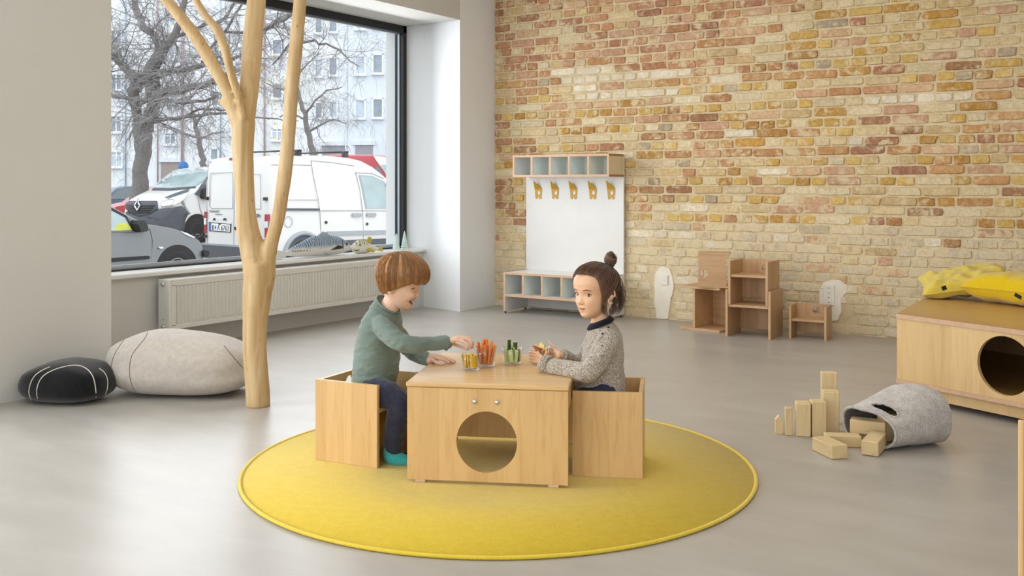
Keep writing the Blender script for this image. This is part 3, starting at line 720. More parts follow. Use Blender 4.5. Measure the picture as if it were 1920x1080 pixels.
# ------------------------------------------------------------------ play bench with round hole (skewed plan)
c0 = Vector((2.052, 5.297)); ex = Vector((.520, -.854)); es = Vector((.527, .850))
bn = empty('play_bench', cw(c0.x, c0.y, 0), CAM_ROT+math.atan2(ex.y, ex.x), 'big plywood play bench with a round porthole, cushions on top', 'bench')
sd = Vector((es.dot(ex), es.dot(Vector((-ex.y, ex.x)))))            # side direction in the bench's own axes
def skew(x0, x1, d0, d1, z0, z1, nm, m, par=bn):
    pl = [(x0+sd.x*d0, sd.y*d0), (x1+sd.x*d0, sd.y*d0), (x1+sd.x*d1, sd.y*d1), (x0+sd.x*d1, sd.y*d1)]
    return MB().prism(pl, z0, z1, 'z').build(nm, m, par)
BL, BD = 1.235, 1.42
skew(0, BL, -.004, BD, .4345, .458, 'bench_top', 'birch_top')
skew(-.001, BL+.001, -.0075, -.004, .4345, .4575, 'top_edge', 'plywood_edge')
MB().panel_hole(.004, BL, .112, .4342, 0, .021, .612, .275, .1425, 64).build('front_panel', 'birch', bn)
skew(0, BL, -.004, BD, .090, .112, 'bottom_board', 'birch_top'); skew(-.001, BL+.001, -.0075, -.004, .0905, .1115, 'bottom_edge', 'plywood_edge')
skew(.004, .026, .03, BD, .112, .434, 'side_panel', 'birch'); skew(BL-.03, BL, .03, BD, .112, .434, 'side_panel', 'birch'); skew(.03, BL-.03, BD-.02, BD, .112, .434, 'back_panel', 'birch')
skew(.045, BL-.04, .03, .055, .03, .090, 'plinth', 'birch'); skew(.045, BL-.04, BD-.08, BD-.05, .03, .090, 'plinth', 'birch')
for a_, d in ((.10, .08), (.71, .07), (1.13, .07), (.1, 1.3), (1.1, 1.3)):
    MB().lathe([(.018, 0), (.02, .004), (.02, .012), (.009, .014), (.009, .091)], 16, a_+sd.x*d, sd.y*d).build('foot', 'chrome', bn, True)

# cushions
def pillow(name, size, thick, mat, M, label, seed, fold=.012, group='yellow cushions on the play bench'):
    n = 34; b = MB()
    def sheet(sgn):
        A = np.zeros((n, n, 3))
        for j in range(n):
            for i in range(n):
                u, v = 2*i/(n-1)-1, 2*j/(n-1)-1
                h = ((1-u**4)*(1-v**4))**.48
                pin = 1-.10*(1-abs(u)**2)*abs(v)**3-0; pin2 = 1-.10*(1-abs(v)**2)*abs(u)**3
                wr = fold*(mnoise.noise(Vector((u*2.2+seed, v*2.2, sgn*3)))+.6*mnoise.noise(Vector((u*5+seed, v*4, sgn*7))))*h
                A[j, i] = (u*size[0]/2*pin2, v*size[1]/2*pin, sgn*h*thick/2+wr)
        return A
    for sgn in (1, -1):
        A = sheet(sgn).reshape(-1, 3).tolist(); fs = [(j*n+i, j*n+i+1, (j+1)*n+i+1, (j+1)*n+i) for j in range(n-1) for i in range(n-1)]
        b.add([tuple(M @ Vector(q)) for q in A], fs if sgn > 0 else [f[::-1] for f in fs])
    loc = M.translation.copy()
    b.v = [(v[0]-loc.x, v[1]-loc.y, v[2]-loc.z) for v in b.v]
    o = b.build(name, mat, None, True, loc, fix=False)
    # seam along the rim
    ring = [(-1+2*k/16, -1) for k in range(16)]+[(1, -1+2*k/16) for k in range(16)]+[(1-2*k/16, 1) for k in range(16)]+[(-1, 1-2*k/16) for k in range(17)]
    pp = [M @ Vector((u*size[0]/2*(1-.10*(1-v*v)*abs(u)**3), v*size[1]/2*(1-.10*(1-u*u)*abs(v)**3), 0))-loc for u, v in ring]
    MB().tube(pp, .0035, 6, False).build('piping', mat, o, True)
    bpy.context.view_layer.update()
    return tag(o, label, 'cushion', group)
def mat_at(v, yaw, pitch=0, roll=0): return Matrix.Translation(v) @ Matrix.Rotation(CAM_ROT+math.radians(yaw), 4, 'Z') @ Matrix.Rotation(math.radians(pitch), 4, 'X') @ Matrix.Rotation(math.radians(roll), 4, 'Y')
BT = .458
pb = pillow('cushion', (.50, .46), .175, 'pillow_yellow', mat_at(cw(2.955, 5.73, BT+.090), -14, 0, 0) @ Matrix.Rotation(math.radians(-45), 4, 'Z'), 'plump bright yellow cushion lying in front on the play bench', 4)
pc = pillow('cushion', (.52, .42), .125, 'pillow_pale', mat_at(cw(2.76, 6.05, BT+.098), 26, 0, -13) @ Matrix.Rotation(math.radians(-45), 4, 'Z'), 'paler yellow slumped cushion behind the bright one', 9, .034)
pd = pillow('cushion', (.44, .40), .14, 'pillow_yellow', mat_at(cw(3.36, 6.12, BT+.075), 20, 0, 0), 'yellow cushion mostly outside the picture at the bench end', 14)
def label_on(o, px, py, w_, h_, rot):
    bv_ = bvh_of(o); eye = Vector((0, 0, EYE)); h = bv_.ray_cast(eye, (P(px, py, 5)-eye).normalized())
    if h[0] is None: return
    z = h[1]; x = cw(1, 0).normalized(); x = (x-z*x.dot(z)).normalized(); y = z.cross(x); M = Matrix((x, y, z)).transposed().to_4x4() @ Matrix.Rotation(math.radians(rot), 4, 'Z')
    M.translation = h[0]+z*.002-o.location
    q = MB().box(-w_/2, w_/2, -h_/2, h_/2, -.001, .001).build('fabric_label', 'black_label', o); q.matrix_local = M
    t = MB()
    for k in range(4): t.box(-w_*.22+k*w_*.12, -w_*.22+k*w_*.12+w_*.06, -h_*.12, h_*.12, .001, .0014)
    t.build('label_print', 'thread_dark', q)
label_on(pb, 1909, 555, .040, .022, -4); label_on(pc, 1770, 540, .026, .024, 20)

# ------------------------------------------------------------------ rope basket tipped on its side
def basket():
    O = Vector((1.55, 4.365)); a = Vector((.965, .262)).normalized(); nrm = Vector((a.y, -a.x)); L = .335
    nt, nu = 200, 240; Pm = np.zeros((nt, nu, 3)); keep = []
    for j in range(nt):
        t = j/(nt-1)
        s_ = min(1, t/.86)
        wv = np.interp(s_, [0, .15, .5, .85, 1], [.150, .155, .165, .158, .148]); hv = np.interp(s_, [0, .15, .35, .6, .8, 1], [.158, .178, .212, .248, .252, .232])
        ax_ = L*np.interp(t, [0, .80, .86, 1], [0, .975, 1.0, 1.0]); sc = 1.0 if t < .80 else np.interp(t, [.80, .83, .86, 1], [1, .965, .90, .02])
        rib = .0012*math.cos(2*math.pi*t*46) if t < .86 else .001*math.cos(2*math.pi*t*60)
        for i in range(nu):
            th = 2*math.pi*i/nu; c, s2 = math.cos(th), math.sin(th); e = 2.4
            x = math.copysign(abs(c)**(2/e), c)*wv*sc; z = math.copysign(abs(s2)**(2/e), s2)*hv/2*sc
            x += c*rib; z += s2*rib
            lean = -.050*(1-s_)*max(0, c)**.8+.012*(1-s_)*max(0, s2)                           # the mouth's upper lip hangs back
            q = O+a*(ax_-lean+.02*s2*(1-s_)*0)+nrm*x; zc = hv/2*1.0
            wob = .004*mnoise.noise(Vector((x*9, z*9, t*4)))
            Pm[j, i] = cw(q.x, q.y, max(zc+z+wob, .0025))
    base = np.array(cw(O.x, O.y, 0)); Pm -= base
    b = MB(); vs = Pm.reshape(-1, 3).tolist(); fs = []
    for j in range(nt-1):
        for i in range(nu):
            t = (j+.5)/(nt-1); th = (360*(i+.5)/nu) % 360
            if ((t-.122)/.058)**2+((th-66)/25)**2 < 1: continue      # the cut-out handle
            fs.append((j*nu+i, j*nu+(i+1) % nu, (j+1)*nu+(i+1) % nu, (j+1)*nu+i))
    fs.append(tuple((nt-1)*nu+i for i in range(nu))); b.add(vs, fs)
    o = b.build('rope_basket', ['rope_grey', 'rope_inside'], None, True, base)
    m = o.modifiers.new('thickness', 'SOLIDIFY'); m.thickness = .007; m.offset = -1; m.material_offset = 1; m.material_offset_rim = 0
    rim = [Pm[0, i] for i in range(nu)]+[Pm[0, 0]]; MB().tube(rim, .0058, 8, False).build('rim', 'rope_grey', o, True)
    hp = []
    for k in range(40):
        an = 2*math.pi*k/40; t = .122+.058*math.cos(an); th = 66+25*math.sin(an); j = t*(nt-1); i = th/360*nu
        hp.append(Pm[int(round(j)), int(round(i)) % nu])
    hp.append(hp[0]); MB().tube(hp, .0045, 8, False).build('handle_edge', 'rope_grey', o, True)
    return tag(o, 'grey coiled rope basket tipped over, spilling wooden blocks', 'basket')
basket()

# ------------------------------------------------------------------ wooden blocks
def block(X, Y, ang, lx, ly, lz, label, m='pine', z=0.0, roof=False, tilt=0.0, bev=.003):
    b = MB()
    if roof:
        b.prism([(-lx/2, 0), (lx/2, 0), (lx/2, lz*.78), (0, lz), (-lx/2, lz*.78)], -ly/2, ly/2, 'y')
    else: b.box(-lx/2, lx/2, -ly/2, ly/2, 0, lz, bev)
    o = b.build('wooden_block', m, None, False, cw(X, Y, z+.0005), CAM_ROT+math.radians(ang)); o.rotation_euler = (0, math.radians(tilt), CAM_ROT+math.radians(ang))
    return tag(o, label, 'block', 'wooden blocks round the basket')
block(1.230, 4.575, -8, .031, .036, .083, 'tiny roof-topped wooden block at the low end of the row', roof=True)
block(1.253+.013, 4.545, -6, .031, .03, .127, 'thin wooden block next to the tiny roofed one')
block(1.332, 4.545, -10, .064, .075, .150, 'broad upright wooden block third in the rising row')
block(1.398, 4.535, -4, .064, .062, .160, 'knotty upright wooden block fourth in the rising row')
block(1.482, 4.615, -14, .073, .070, .188, 'tall thick wooden block in front of the tallest one')
block(1.525, 4.775, -12, .073, .05, .245, 'tallest wooden block at the back of the row')
block(1.452, 4.36, -6, .150, .064, .05, 'block lying lengthwise with a red knot on its face', 'pine_long')
block(1.351, 4.220, 104, .155, .075, .058, 'wooden block lying nearest the camera, end on', 'pine_long')
block(1.585, 4.41, -26, .150, .078, .060, 'wooden block resting inside the basket mouth', 'pine_long', z=.043)
block(1.553, 4.252, 56, .150, .07, .062, 'wooden block lying half inside the basket, end face forward', 'pine_long', z=.0065, tilt=-4)
block(1.70, 4.42, 15, .120, .07, .120, 'brown block deep in the basket seen through its handle hole', 'pine_long', z=.012)
block(1.60, 4.43, -26, .120, .07, .030, 'flat block under the one in the basket mouth', 'pine_long', z=.012)

# ------------------------------------------------------------------ pale board at the far right
bd = MB().box(0, .30, -.012, .012, 0, .53, .002).build('wooden_board', 'beech', None, False, cw(1.3315, 2.6, 0), CAM_ROT); bd.rotation_euler = (0, 0, CAM_ROT)
tag(bd, 'pale wooden board edge at the far right border', 'board')
# ================================================================== street outside the window
plain('asphalt', '#8f9193', 0.85, 0.12, 2, bump=0.2); plain('paving', '#b5b4b0', 0.85, 0.08, 3)
plain('facade_white', '#e3e6e8', 0.85, 0.02, 1); plain('facade_grey', '#d7dde2', 0.85, 0.02, 1); plain('far_frame', '#e8ecef', 0.6, 0.02)
plain('far_pane', '#8e99a4', 0.15, 0.15, 2, spec=0.6); plain('far_pane_pale', '#b9c4ce', 0.15, 0.1, 2); plain('garage_shade', '#97949c', 0.8, 0.08); plain('gate_brown', '#9c9089', 0.7, 0.08)
plain('pipe_pink', '#b09a98', 0.6, 0.05); plain('pipe_blue', '#9fb0bf', 0.5, 0.05)
plain('van_white', '#dddbd7', 0.28, 0.015, 2, coat=0.4); plain('silver_paint', '#747677', 0.34, 0.03, 3, metal=0.3, coat=0.4); plain('red_paint', '#b3323a', 0.3, 0.04, 2, coat=0.5)
plain('blue_paint', '#4d5b6e', 0.3, 0.04, 2, coat=0.4); plain('car_glass', '#9fb2b4', 0.06, 0.12, 3, spec=0.8); plain('dark_glass', '#5b686c', 0.06, 0.1, 3, spec=0.8)
plain('bumper_grey', '#50535a', 0.6, 0.05); plain('trim_grey', '#a3a7ab', 0.5, 0.04); plain('seam_grey', '#9a9a98', 0.7, 0.03); plain('tyre', '#26262a', 0.8, 0.1)
plain('hub_silver', '#c9cbcc', 0.35, 0.04, metal=0.5); plain('hub_dark', '#55575b', 0.5, 0.1, metal=0.3); plain('lamp_red', '#a3202c', 0.2, 0.08); plain('lamp_clear', '#dfe3e4', 0.12, 0.05, spec=0.7)
plain('plate_white', '#eff0ee', 0.4, 0.02); plain('plate_blue', '#3a6fc4', 0.4, 0.02); plain('letter_dark', '#2b2d33', 0.5, 0.02); plain('emblem_chrome', '#c8cace', 0.2, 0.04, metal=0.9); plain('emblem_blue', '#33486e', 0.3, 0.05)
plain('sign_blue', '#3f84cf', 0.4, 0.03); plain('vest_yellow', '#c9cb57', 0.8, 0.1)
GZ = -.36
struct('street_ground', MB().box(-95, -6.3, -60, 110, GZ-.2, GZ), 'asphalt')
struct('pavement', MB().box(-10.6, -6.3, -60, 110, GZ, GZ+.12), 'paving')

class Car:
    """local axes: x along the near side, y away from it, z up; features are placed from measured points on its faces"""
    def __init__(s, name, o, d, W, label, belt=9, slope=0.0, cat='car'):
        s.o = Vector(o); s.d = Vector(d).normalized(); s.n = Vector((-s.d.y, s.d.x)); s.W = W; s.belt = belt; s.sl = slope
        s.r = empty(name, cw(o[0], o[1], GZ), CAM_ROT+math.atan2(s.d.y, s.d.x), label, cat)
    def side(s, px, py):
        r = (px-CX)/FOC; t = (r*s.o.y-s.o.x)/(s.d.x-r*s.d.y); Y = s.o.y+t*s.d.y; return t, EYE-(py-CY)/FOC*Y-GZ
    def front(s, px, py, s0=0.0):
        o = s.o+s.d*s0; r = (px-CX)/FOC; t = (r*o.y-o.x)/(s.n.x-r*s.n.y); Y = o.y+t*s.n.y; return t, EYE-(py-CY)/FOC*Y-GZ
    def tum(s, z): return max(0, z-s.belt)*s.sl
    def body(s, pts, m, nm='body', arch=()):
        cs = (min(p[0] for p in pts)+max(p[0] for p in pts))/2; cz = (min(p[1] for p in pts)+max(p[1] for p in pts))/2
        hl = max(p[0] for p in pts)-cs; hz = max(p[1] for p in pts)-cz; W = s.W
        lay = [(0, .07), (.025, .03), (.08, .008), (.2, 0), (W-.2, 0), (W-.08, .008), (W-.025, .03), (W, .07)]
        n = len(pts); vs = []; fs = []
        for t, ins in lay:
            for a, z in pts:
                k = s.tum(z); tt = t+(k if t < W/2 else -k)
                vs.append((cs+(a-cs)*(1-ins/hl), tt, cz+(z-cz)*(1-ins/hz)))
        for j in range(len(lay)-1):
            for i in range(n): fs.append((j*n+i, j*n+(i+1) % n, (j+1)*n+(i+1) % n, (j+1)*n+i))
        fs.append(tuple(range(n))[::-1]); fs.append(tuple((len(lay)-1)*n+i for i in range(n)))
        o = MB().add(vs, fs).build(nm, m, s.r, False)
        me = o.data
        me.polygons.foreach_set('use_smooth', [True]*len(me.polygons)); me.set_sharp_from_angle(angle=math.radians(28)); return o
    def poly(s, pts, m, nm, out=.006, back=.03, par=None, px=True):
        pp = [s.side(*p) for p in pts] if px else pts; n = len(pp)
        vs = [(a, s.tum(z)-out, z) for a, z in pp]+[(a, s.tum(z)+back, z) for a, z in pp]
        fs = [tuple(range(n)), tuple(range(2*n-1, n-1, -1))]+[(i, i+n, (i+1) % n+n, (i+1) % n) for i in range(n)]
        return MB().add(vs, fs).build(nm, m, par or s.r)
    def line(s, pts, m, nm, r=.006, out=.0, px=True):
        pp = [s.side(*p) for p in pts] if px else pts
        return MB().tube([(a, s.tum(z)-out, z) for a, z in pp], r, 5).build(nm, m, s.r)
    def fpoly(s, pts, m, nm, out=.006, back=.03, par=None, px=True, s0=0.0):
        pp = [s.front(*p) for p in pts] if px else pts; n = len(pp)
        vs = [(s0-out, t, z) for t, z in pp]+[(s0+back, t, z) for t, z in pp]
        fs = [tuple(range(n)), tuple(range(2*n-1, n-1, -1))]+[(i, i+n, (i+1) % n+n, (i+1) % n) for i in range(n)]
        return MB().add(vs, fs).build(nm, m, par or s.r)
    def wheel(s, a, R, hub, far=True, arch=None, t=-.012, spokes=5, amat='rubber_black'):
        for side in ((0, 1) if far else (0,)):
            tt = t if side == 0 else s.W-t; sg = 1 if side == 0 else -1
            if arch: 
                m_ = MB(); n = 28; pl = [(a+arch*math.cos(math.pi*k/n*1.14-.22), R+arch*math.sin(math.pi*k/n*1.14-.22)) for k in range(n+1)]
                m_.prism(pl, tt+.003*sg, tt+.02*sg, 'y'); m_.build('wheel_arch', amat, s.r)
            w_ = MB().lathe([(R*.60, .0), (R*.86, -.008), (R*.97, .006), (R, .03), (R, .16), (R*.5, .17)], 30).build('wheel', 'tyre', s.r, True)
            w_.rotation_euler = (-HP*sg, 0, 0); w_.location = (a, tt-.012*sg if False else tt, R)
            h = MB(); h.lathe([(0, .006), (R*.2, .006), (R*.30, .014), (R*.56, .004), (R*.62, .0), (R*.62, .03), (0, .04)], 30)
            hb = h.build('hub_cap', hub, w_, True)
            for k in range(spokes):
                an = 2*math.pi*k/spokes; q = MB().lathe([(0, -.001), (R*.085, -.001), (R*.085, .012), (0, .012)], 10).build('hub_opening', 'rubber_black', w_); q.location = (R*.43*math.cos(an), R*.43*math.sin(an), .0075); q.scale = (1.2, 1.2, -.7)

# ---- white high-roof van, seen from behind
v = Car('delivery_van', (-.2457*15.5, 15.5), (.643, .766), 1.80, 'white high-roofed van with roof bars parked rear-left to the window', 1.35, .10, 'van')
S = v.side
out = [(0, S(503, 479)[1]), (0, S(503, 420)[1]), (.012, S(503, 340)[1]), S(507, 304), S(514, 294), S(530, 291.5), S(580, 290.5), S(630, 291.5), S(660, 294.5), S(685, 300.5), S(704, 311), S(724, 329), S(747, 352), S(775, 383), S(800, 391), S(826, 404), S(838, 425), S(838, 455), S(830, 470), S(600, 480)]
v.body(out, 'van_white')
v.poly([(678, 331), (700, 332), (717, 340), (724, 352), (734, 391), (726, 391), (688, 391)], 'car_glass', 'door_window')
v.poly([(676, 328), (700, 329.5), (720, 339), (747, 363), (747, 396), (734, 396), (725, 391), (689, 391), (686, 392), (676, 331)], 'trim_grey', 'window_trim', .002)
v.poly([(727, 353), (735, 360), (744, 372), (747, 390), (738, 391), (735, 386)], 'car_glass', 'quarter_window')
v.poly([(724, 346), (727, 349), (737, 391), (733, 391)], 'bumper_grey', 'window_post', .012)
v.poly([(733, 374), (747, 374), (749, 394), (744, 397), (735, 394)], 'bumper_grey', 'door_mirror', .14)
for q in ([(670, 323), (676, 360), (680, 395), (681.5, 440), (679, 470)], [(587, 301), (590, 330), (597, 375), (600, 395), (602, 440), (601, 470)], [(587, 301), (630, 305), (668, 311)], [(668, 324), (700, 325), (722, 335)], [(512, 309), (560, 309), (586, 310)], [(540, 375), (597, 375)], [(602, 395), (680, 395), (747, 396)]):
    v.line(q, 'seam_grey', 'panel_seam', .0055, -.001)
v.poly([(534, 390.5), (599, 391), (599, 395), (534, 394.5)], 'bumper_grey', 'door_rail', .008)
v.poly([(613, 434), (700, 432), (747, 430), (747, 437), (700, 439.5), (613, 442)], 'trim_grey', 'side_moulding', .03)
v.poly([(605, 452), (747, 446), (747, 457), (605, 461)], 'bumper_grey', 'sill_moulding', .02)
for (x, y) in ((668, 403.5), (695, 403)):
    h = v.poly([(x-9, y-1), (x-7, y-4), (x+7, y-4), (x+9, y-1), (x+8, y+3), (x-8, y+3)], 'trim_grey', 'door_handle', .03)
for (x, y) in ((611.5, 417), (688, 420)): v.poly([(x+2.2*math.cos(k*.7), y+2.8*math.sin(k*.7)) for k in range(9)], 'dark_metal', 'keyhole', .012)
fc_ = [(541+7.5*math.cos(k*2*math.pi/16), 416+10*math.sin(k*2*math.pi/16)) for k in range(17)]
v.line(fc_, 'seam_grey', 'fuel_flap', .005, 0)
a0 = S(569, 460)[0]; v.wheel(a0, .31, 'hub_dark', True, .40, -.004, 5, 'bumper_grey'); 
ar = MB(); n = 22; ar.tube([(a0+.385*math.cos(math.pi*k/n), -.012, .33+.385*math.sin(math.pi*k/n)) for k in range(n+1)], .035, 8).build('arch_lip', 'trim_grey', v.r, True)
v.wheel(3.25, .31, 'hub_dark', True, .38, -.004)
F = v.front                                                        # rear face, y runs away from the near corner
def rr(nm, m, *pts, **k): return v.fpoly(list(pts), m, nm, **k)
rr('rear_bumper', 'bumper_grey', (506, 467), (385, 458), (385, 482), (506, 494), out=.10, back=.10); rr('bumper_step', 'trim_grey', (505, 463), (386, 455.5), (386, 458.5), (505, 467), out=.06, back=.06)
for q in ([(439, 300), (438.5, 459)], [(395, 325), (436, 323), (436, 391), (396, 391), (393, 386), (394, 328), (395, 325)], [(391, 302), (388, 380), (388.5, 459)], [(446, 324), (488, 327), (489, 392), (447, 391)]):
    pp = [F(*p) for p in q]; MB().tube([(-.002, t, z) for t, z in pp], .005, 5).build('door_seam', 'seam_grey', v.r)
for xa, xb in ((384.5, 388.3), (498, 503.5)):
    rr('tail_lamp', 'lamp_red', (xa, 397 if xa < 400 else 402), (xb, 397 if xa < 400 else 402), (xb, 437 if xa < 400 else 446), (xa, 437 if xa < 400 else 446), out=.02)
    rr('reverse_lamp', 'lamp_clear', (xa, 409 if xa < 400 else 415), (xb, 409 if xa < 400 else 415), (xb, 421 if xa < 400 else 427), (xa, 421 if xa < 400 else 427), out=.024)
for x, y in ((389, 372), (387, 443), (497.5, 373), (497.5, 452)): rr('door_hinge', 'dark_metal', (x-1.6, y-3), (x+1.6, y-3), (x+1.6, y+3), (x-1.6, y+3), out=.03)
rr('top_lamp', 'lamp_red', (431, 296), (439, 296), (439, 301), (430, 301), out=.01)
rr('plate_recess', 'van_white', (399, 409), (424, 410), (426, 415), (434.5, 416.5), (434.5, 420), (391, 416), (391, 413), (398, 413), out=.016)
pl = rr('number_plate', 'letter_dark', (392.7, 416.3), (433.8, 419.3), (433.3, 436), (392.7, 433.2), out=.012)
rr('plate_face', 'plate_white', (397.2, 418.3), (432.6, 421), (432.2, 434.4), (397.2, 431.8), out=.016, par=pl); rr('euro_band', 'plate_blue', (394.2, 418), (397.8, 418.3), (397.8, 431.8), (394.2, 431.5), out=.017, par=pl)
def rear_text(body, cx_, cy_, wpx, hpx, m, par, out=.018, bold=.0):
    t, z = F(cx_, cy_); t1, _ = F(cx_-wpx/2, cy_); t2, z2 = F(cx_+wpx/2, cy_); sz = hpx/FOC*15.6*1.42
    o = text_mesh('lettering', body, sz, m, par, None, .001, bold); wd = max(o.dimensions.x, .01)
    bpy.context.view_layer.update(); wd = max(v_.co.x for v_ in o.data.vertices)-min(v_.co.x for v_ in o.data.vertices)
    k = abs(t1-t2)/wd
    M = Matrix(((0, 0, -1, -out), (-1, 0, 0, t), (0, 1, 0, z), (0, 0, 0, 1)))
    o.data.transform(M @ Matrix.Diagonal((k, 1, 1, 1))); return o
rear_text('B', 401.3, 427, 3.8, 10, 'letter_dark', pl, .019); rear_text('I A', 409.5, 427, 7.2, 10, 'letter_dark', pl, .019); rear_text('6763', 423.6, 428, 14.5, 10, 'letter_dark', pl, .019)
rr('plate_seal', 'emblem_blue', (404.4, 424.5), (405.8, 424.5), (405.8, 428), (404.4, 428), out=.019, par=pl); rr('handle_notch', 'dark_metal', (410, 418.3), (417, 418.8), (413.5, 422.6), out=.021, par=pl)
for x in (403.5, 422.5): rr('plate_lamp', 'dark_metal', (x-3, 413), (x-1, 408.8), (x+1, 409), (x+3, 413.4), out=.02)
rear_text('TRANSIT', 402, 396.8, 20, 4.6, 'bumper_grey', v.r, .006); rear_text('CONNECT', 410.3, 402.2, 14, 2.2, 'bumper_grey', v.r, .006)
em = MB(); t, z = F(484, 404); em.add([(-.012, t+.075*math.cos(k*math.pi/10), z+.03*math.sin(k*math.pi/10)) for k in range(20)]+[(.01, t+.075*math.cos(k*math.pi/10), z+.03*math.sin(k*math.pi/10)) for k in range(20)], [tuple(range(20))]+[(k, k+20, (k+1) % 20+20, (k+1) % 20) for k in range(20)])
eo = em.build('oval_emblem', 'emblem_chrome', v.r); q = MB(); q.add([(-.0125, t+.062*math.cos(k*math.pi/10), z+.022*math.sin(k*math.pi/10)) for k in range(20)], [tuple(range(20))]); q.build('emblem_field', 'emblem_blue', eo)
MB().tube([(-.0135, t+.045, z-.004), (-.0135, t+.02, z+.008), (-.0135, t-.01, z-.006), (-.0135, t-.04, z+.005)], .003, 5).build('emblem_script', 'emblem_chrome', eo)
rr('rear_handle', 'dark_metal', (441, 425), (444, 425), (444, 431), (441, 431), out=.02)
zr = max(p[1] for p in out)
for sx in (v.side(572, 290)[0], v.side(660, 290)[0]):
    t0 = .22; br = MB().tube([(sx, .1, zr+.07), (sx, 1.7, zr+.07)], .015, 8).build('roof_bar', 'dark_metal', v.r, True)
    for y in (.18, 1.62): MB().box(sx-.05, sx+.05, y-.04, y+.04, zr-.02, zr+.08, .012).build('bar_foot', 'dark_metal', br)
    MB().tube([(sx, .16, zr+.07), (sx-.02, .16, zr+.34)], .010, 6).tube([(sx-.02, .16, zr+.30), (sx+.13, .16, zr+.06)], .010, 6).build('bar_stop', 'emblem_chrome', br)

# ---- silver hatchback in front of the sill
o_ = (.833*-11.8+.553*9.9, .553*11.8+.833*9.9)
s_ = Car('silver_hatchback', o_, (.553, .833), 1.66, 'silver small hatchback with black side strip nearest the window', .78, .28)
S = s_.side
hood = [(40, 390), (70, 362), (130, 352), (175, 357), (206, 377), (235, 393), (262, 409), (284, 420), (305, 423), (330, 428), (350, 435), (366, 443), (378, 452), (384, 462), (386, 474), (386, 486), (382, 500), (330, 512), (-60, 545), (-90, 520), (-90, 450), (-60, 432), (0, 420)]
hp_ = [S(*p) for p in hood]; hp_ = [(a, max(z, .18)) for a, z in hp_]
s_.body(hp_, 'silver_paint')
s_.poly([(120, 362), (170, 366), (198, 381), (226, 400), (244, 410), (250, 420), (253, 432), (205, 433), (60, 436), (70, 405)], 'car_glass', 'side_window', .008)
s_.poly([(150, 361), (175, 364), (206, 382), (243, 404), (256, 432), (250, 433), (240, 408), (200, 385), (172, 369)], 'rubber_black', 'window_trim', .010)
s_.poly([(218, 428), (224, 420), (240, 418), (250, 427), (250, 431.5), (216, 432)], 'vest_yellow', 'folded_vest', .009)
mo = s_.poly([(249, 420), (253, 413), (261, 413), (266, 420), (267, 431), (252, 433)], 'rubber_black', 'door_mirror', .17); s_.poly([(254, 431), (274, 431), (274, 434), (254, 435)], 'rubber_black', 'mirror_foot', .05)
s_.line([(284.5, 428), (287, 450), (286, 470), (283, 498)], 'seam_grey', 'door_seam', .006, -.001)
s_.line([(205, 434.5), (252, 434), (284, 428)], 'seam_grey', 'belt_seam', .005, 0)
s_.poly([(60, 489), (207, 484), (276, 479.5), (280, 482), (278, 485.5), (207, 491), (60, 497)], 'rubber_black', 'side_strip', .025)
s_.poly([(296, 464), (299, 462.3), (304, 462.8), (305.5, 465), (302, 466.5), (298, 466)], 'lamp_clear', 'side_repeater', .02)
s_.poly([(377, 473), (380, 469), (387, 470), (389, 476), (385, 482), (379, 480)], 'rubber_black', 'bumper_end', .05)
s_.line([(368, 477), (386, 475)], 'seam_grey', 'bumper_seam', .005, 0)
s_.poly([(339, 433), (352, 437.5), (366, 445), (362, 446), (348, 440)], 'lamp_clear', 'head_lamp', .006)
aw = S(332, 500)[0]; s_.wheel(aw, .285, 'hub_silver', True, .36, -.006, 6); s_.wheel(aw-2.45, .285, 'hub_silver', True, .36, -.006, 6)
MB().tube([(S(286, 421)[0], .35, S(286, 421)[1]+.03), (S(262, 409)[0], .75, S(262, 409)[1]+.02)], .012, 6).build('wiper', 'rubber_black', s_.r)

# ---- white van with dark grille across the street
t_ = Car('panel_van', (-.343*24.72, 24.72), (.553, .833), 1.95, 'white van facing us with dark grille and diamond badge across the street', 1.15, .16, 'van')
prof = [(0.05, .22), (-.02, .42), (-.01, .68), (.02, .82), (.06, 1.04), (.16, 1.13), (.4, 1.26), (.68, 1.38), (1.0, 1.64), (1.36, 1.88), (1.6, 1.95), (2.1, 1.99), (4.6, 1.97), (4.75, 1.8), (4.78, .4), (4.7, .25)]
def van_nose(pts, W, bul, nlay=26):
    vs = []; fs = []; n = len(pts)
    for j in range(nlay+1):
        u = -math.cos(math.pi*j/nlay); t = W/2*(1+u); a_ = abs(u); edge = max(0, (a_-.86)/.14)**2*.09
        for a, z in pts:
            k = t_.tum(z)*(-u); b_ = bul*(1-a_**2.2)*max(0, 1-max(0, a)/1.7); lift = -.05*a_**3 if z > 1.0 else 0
            vs.append((a-b_+edge*(1 if a < 2 else -1), t+k, z+lift-(edge*.5 if z > 1.5 else 0)))
    for j in range(nlay):
        for i in range(n): fs.append((j*n+i, j*n+(i+1) % n, (j+1)*n+(i+1) % n, (j+1)*n+i))
    fs.append(tuple(range(n))[::-1]); fs.append(tuple(nlay*n+i for i in range(n))); return MB().add(vs, fs)
dense = []
for k in range(len(prof)):
    a, c = prof[k], prof[(k+1) % len(prof)]
    for q in range(4): dense.append((a[0]+(c[0]-a[0])*q/4, a[1]+(c[1]-a[1])*q/4))
bo_ = van_nose(dense, 1.95, .25).build('body', 'van_white', t_.r)
bo_.data.polygons.foreach_set('use_smooth', [True]*len(bo_.data.polygons)); bo_.data.set_sharp_from_angle(angle=math.radians(35))
bpy.context.view_layer.update()
tb_ = bvh_of(bo_); ti = t_.r.matrix_world.inverted()
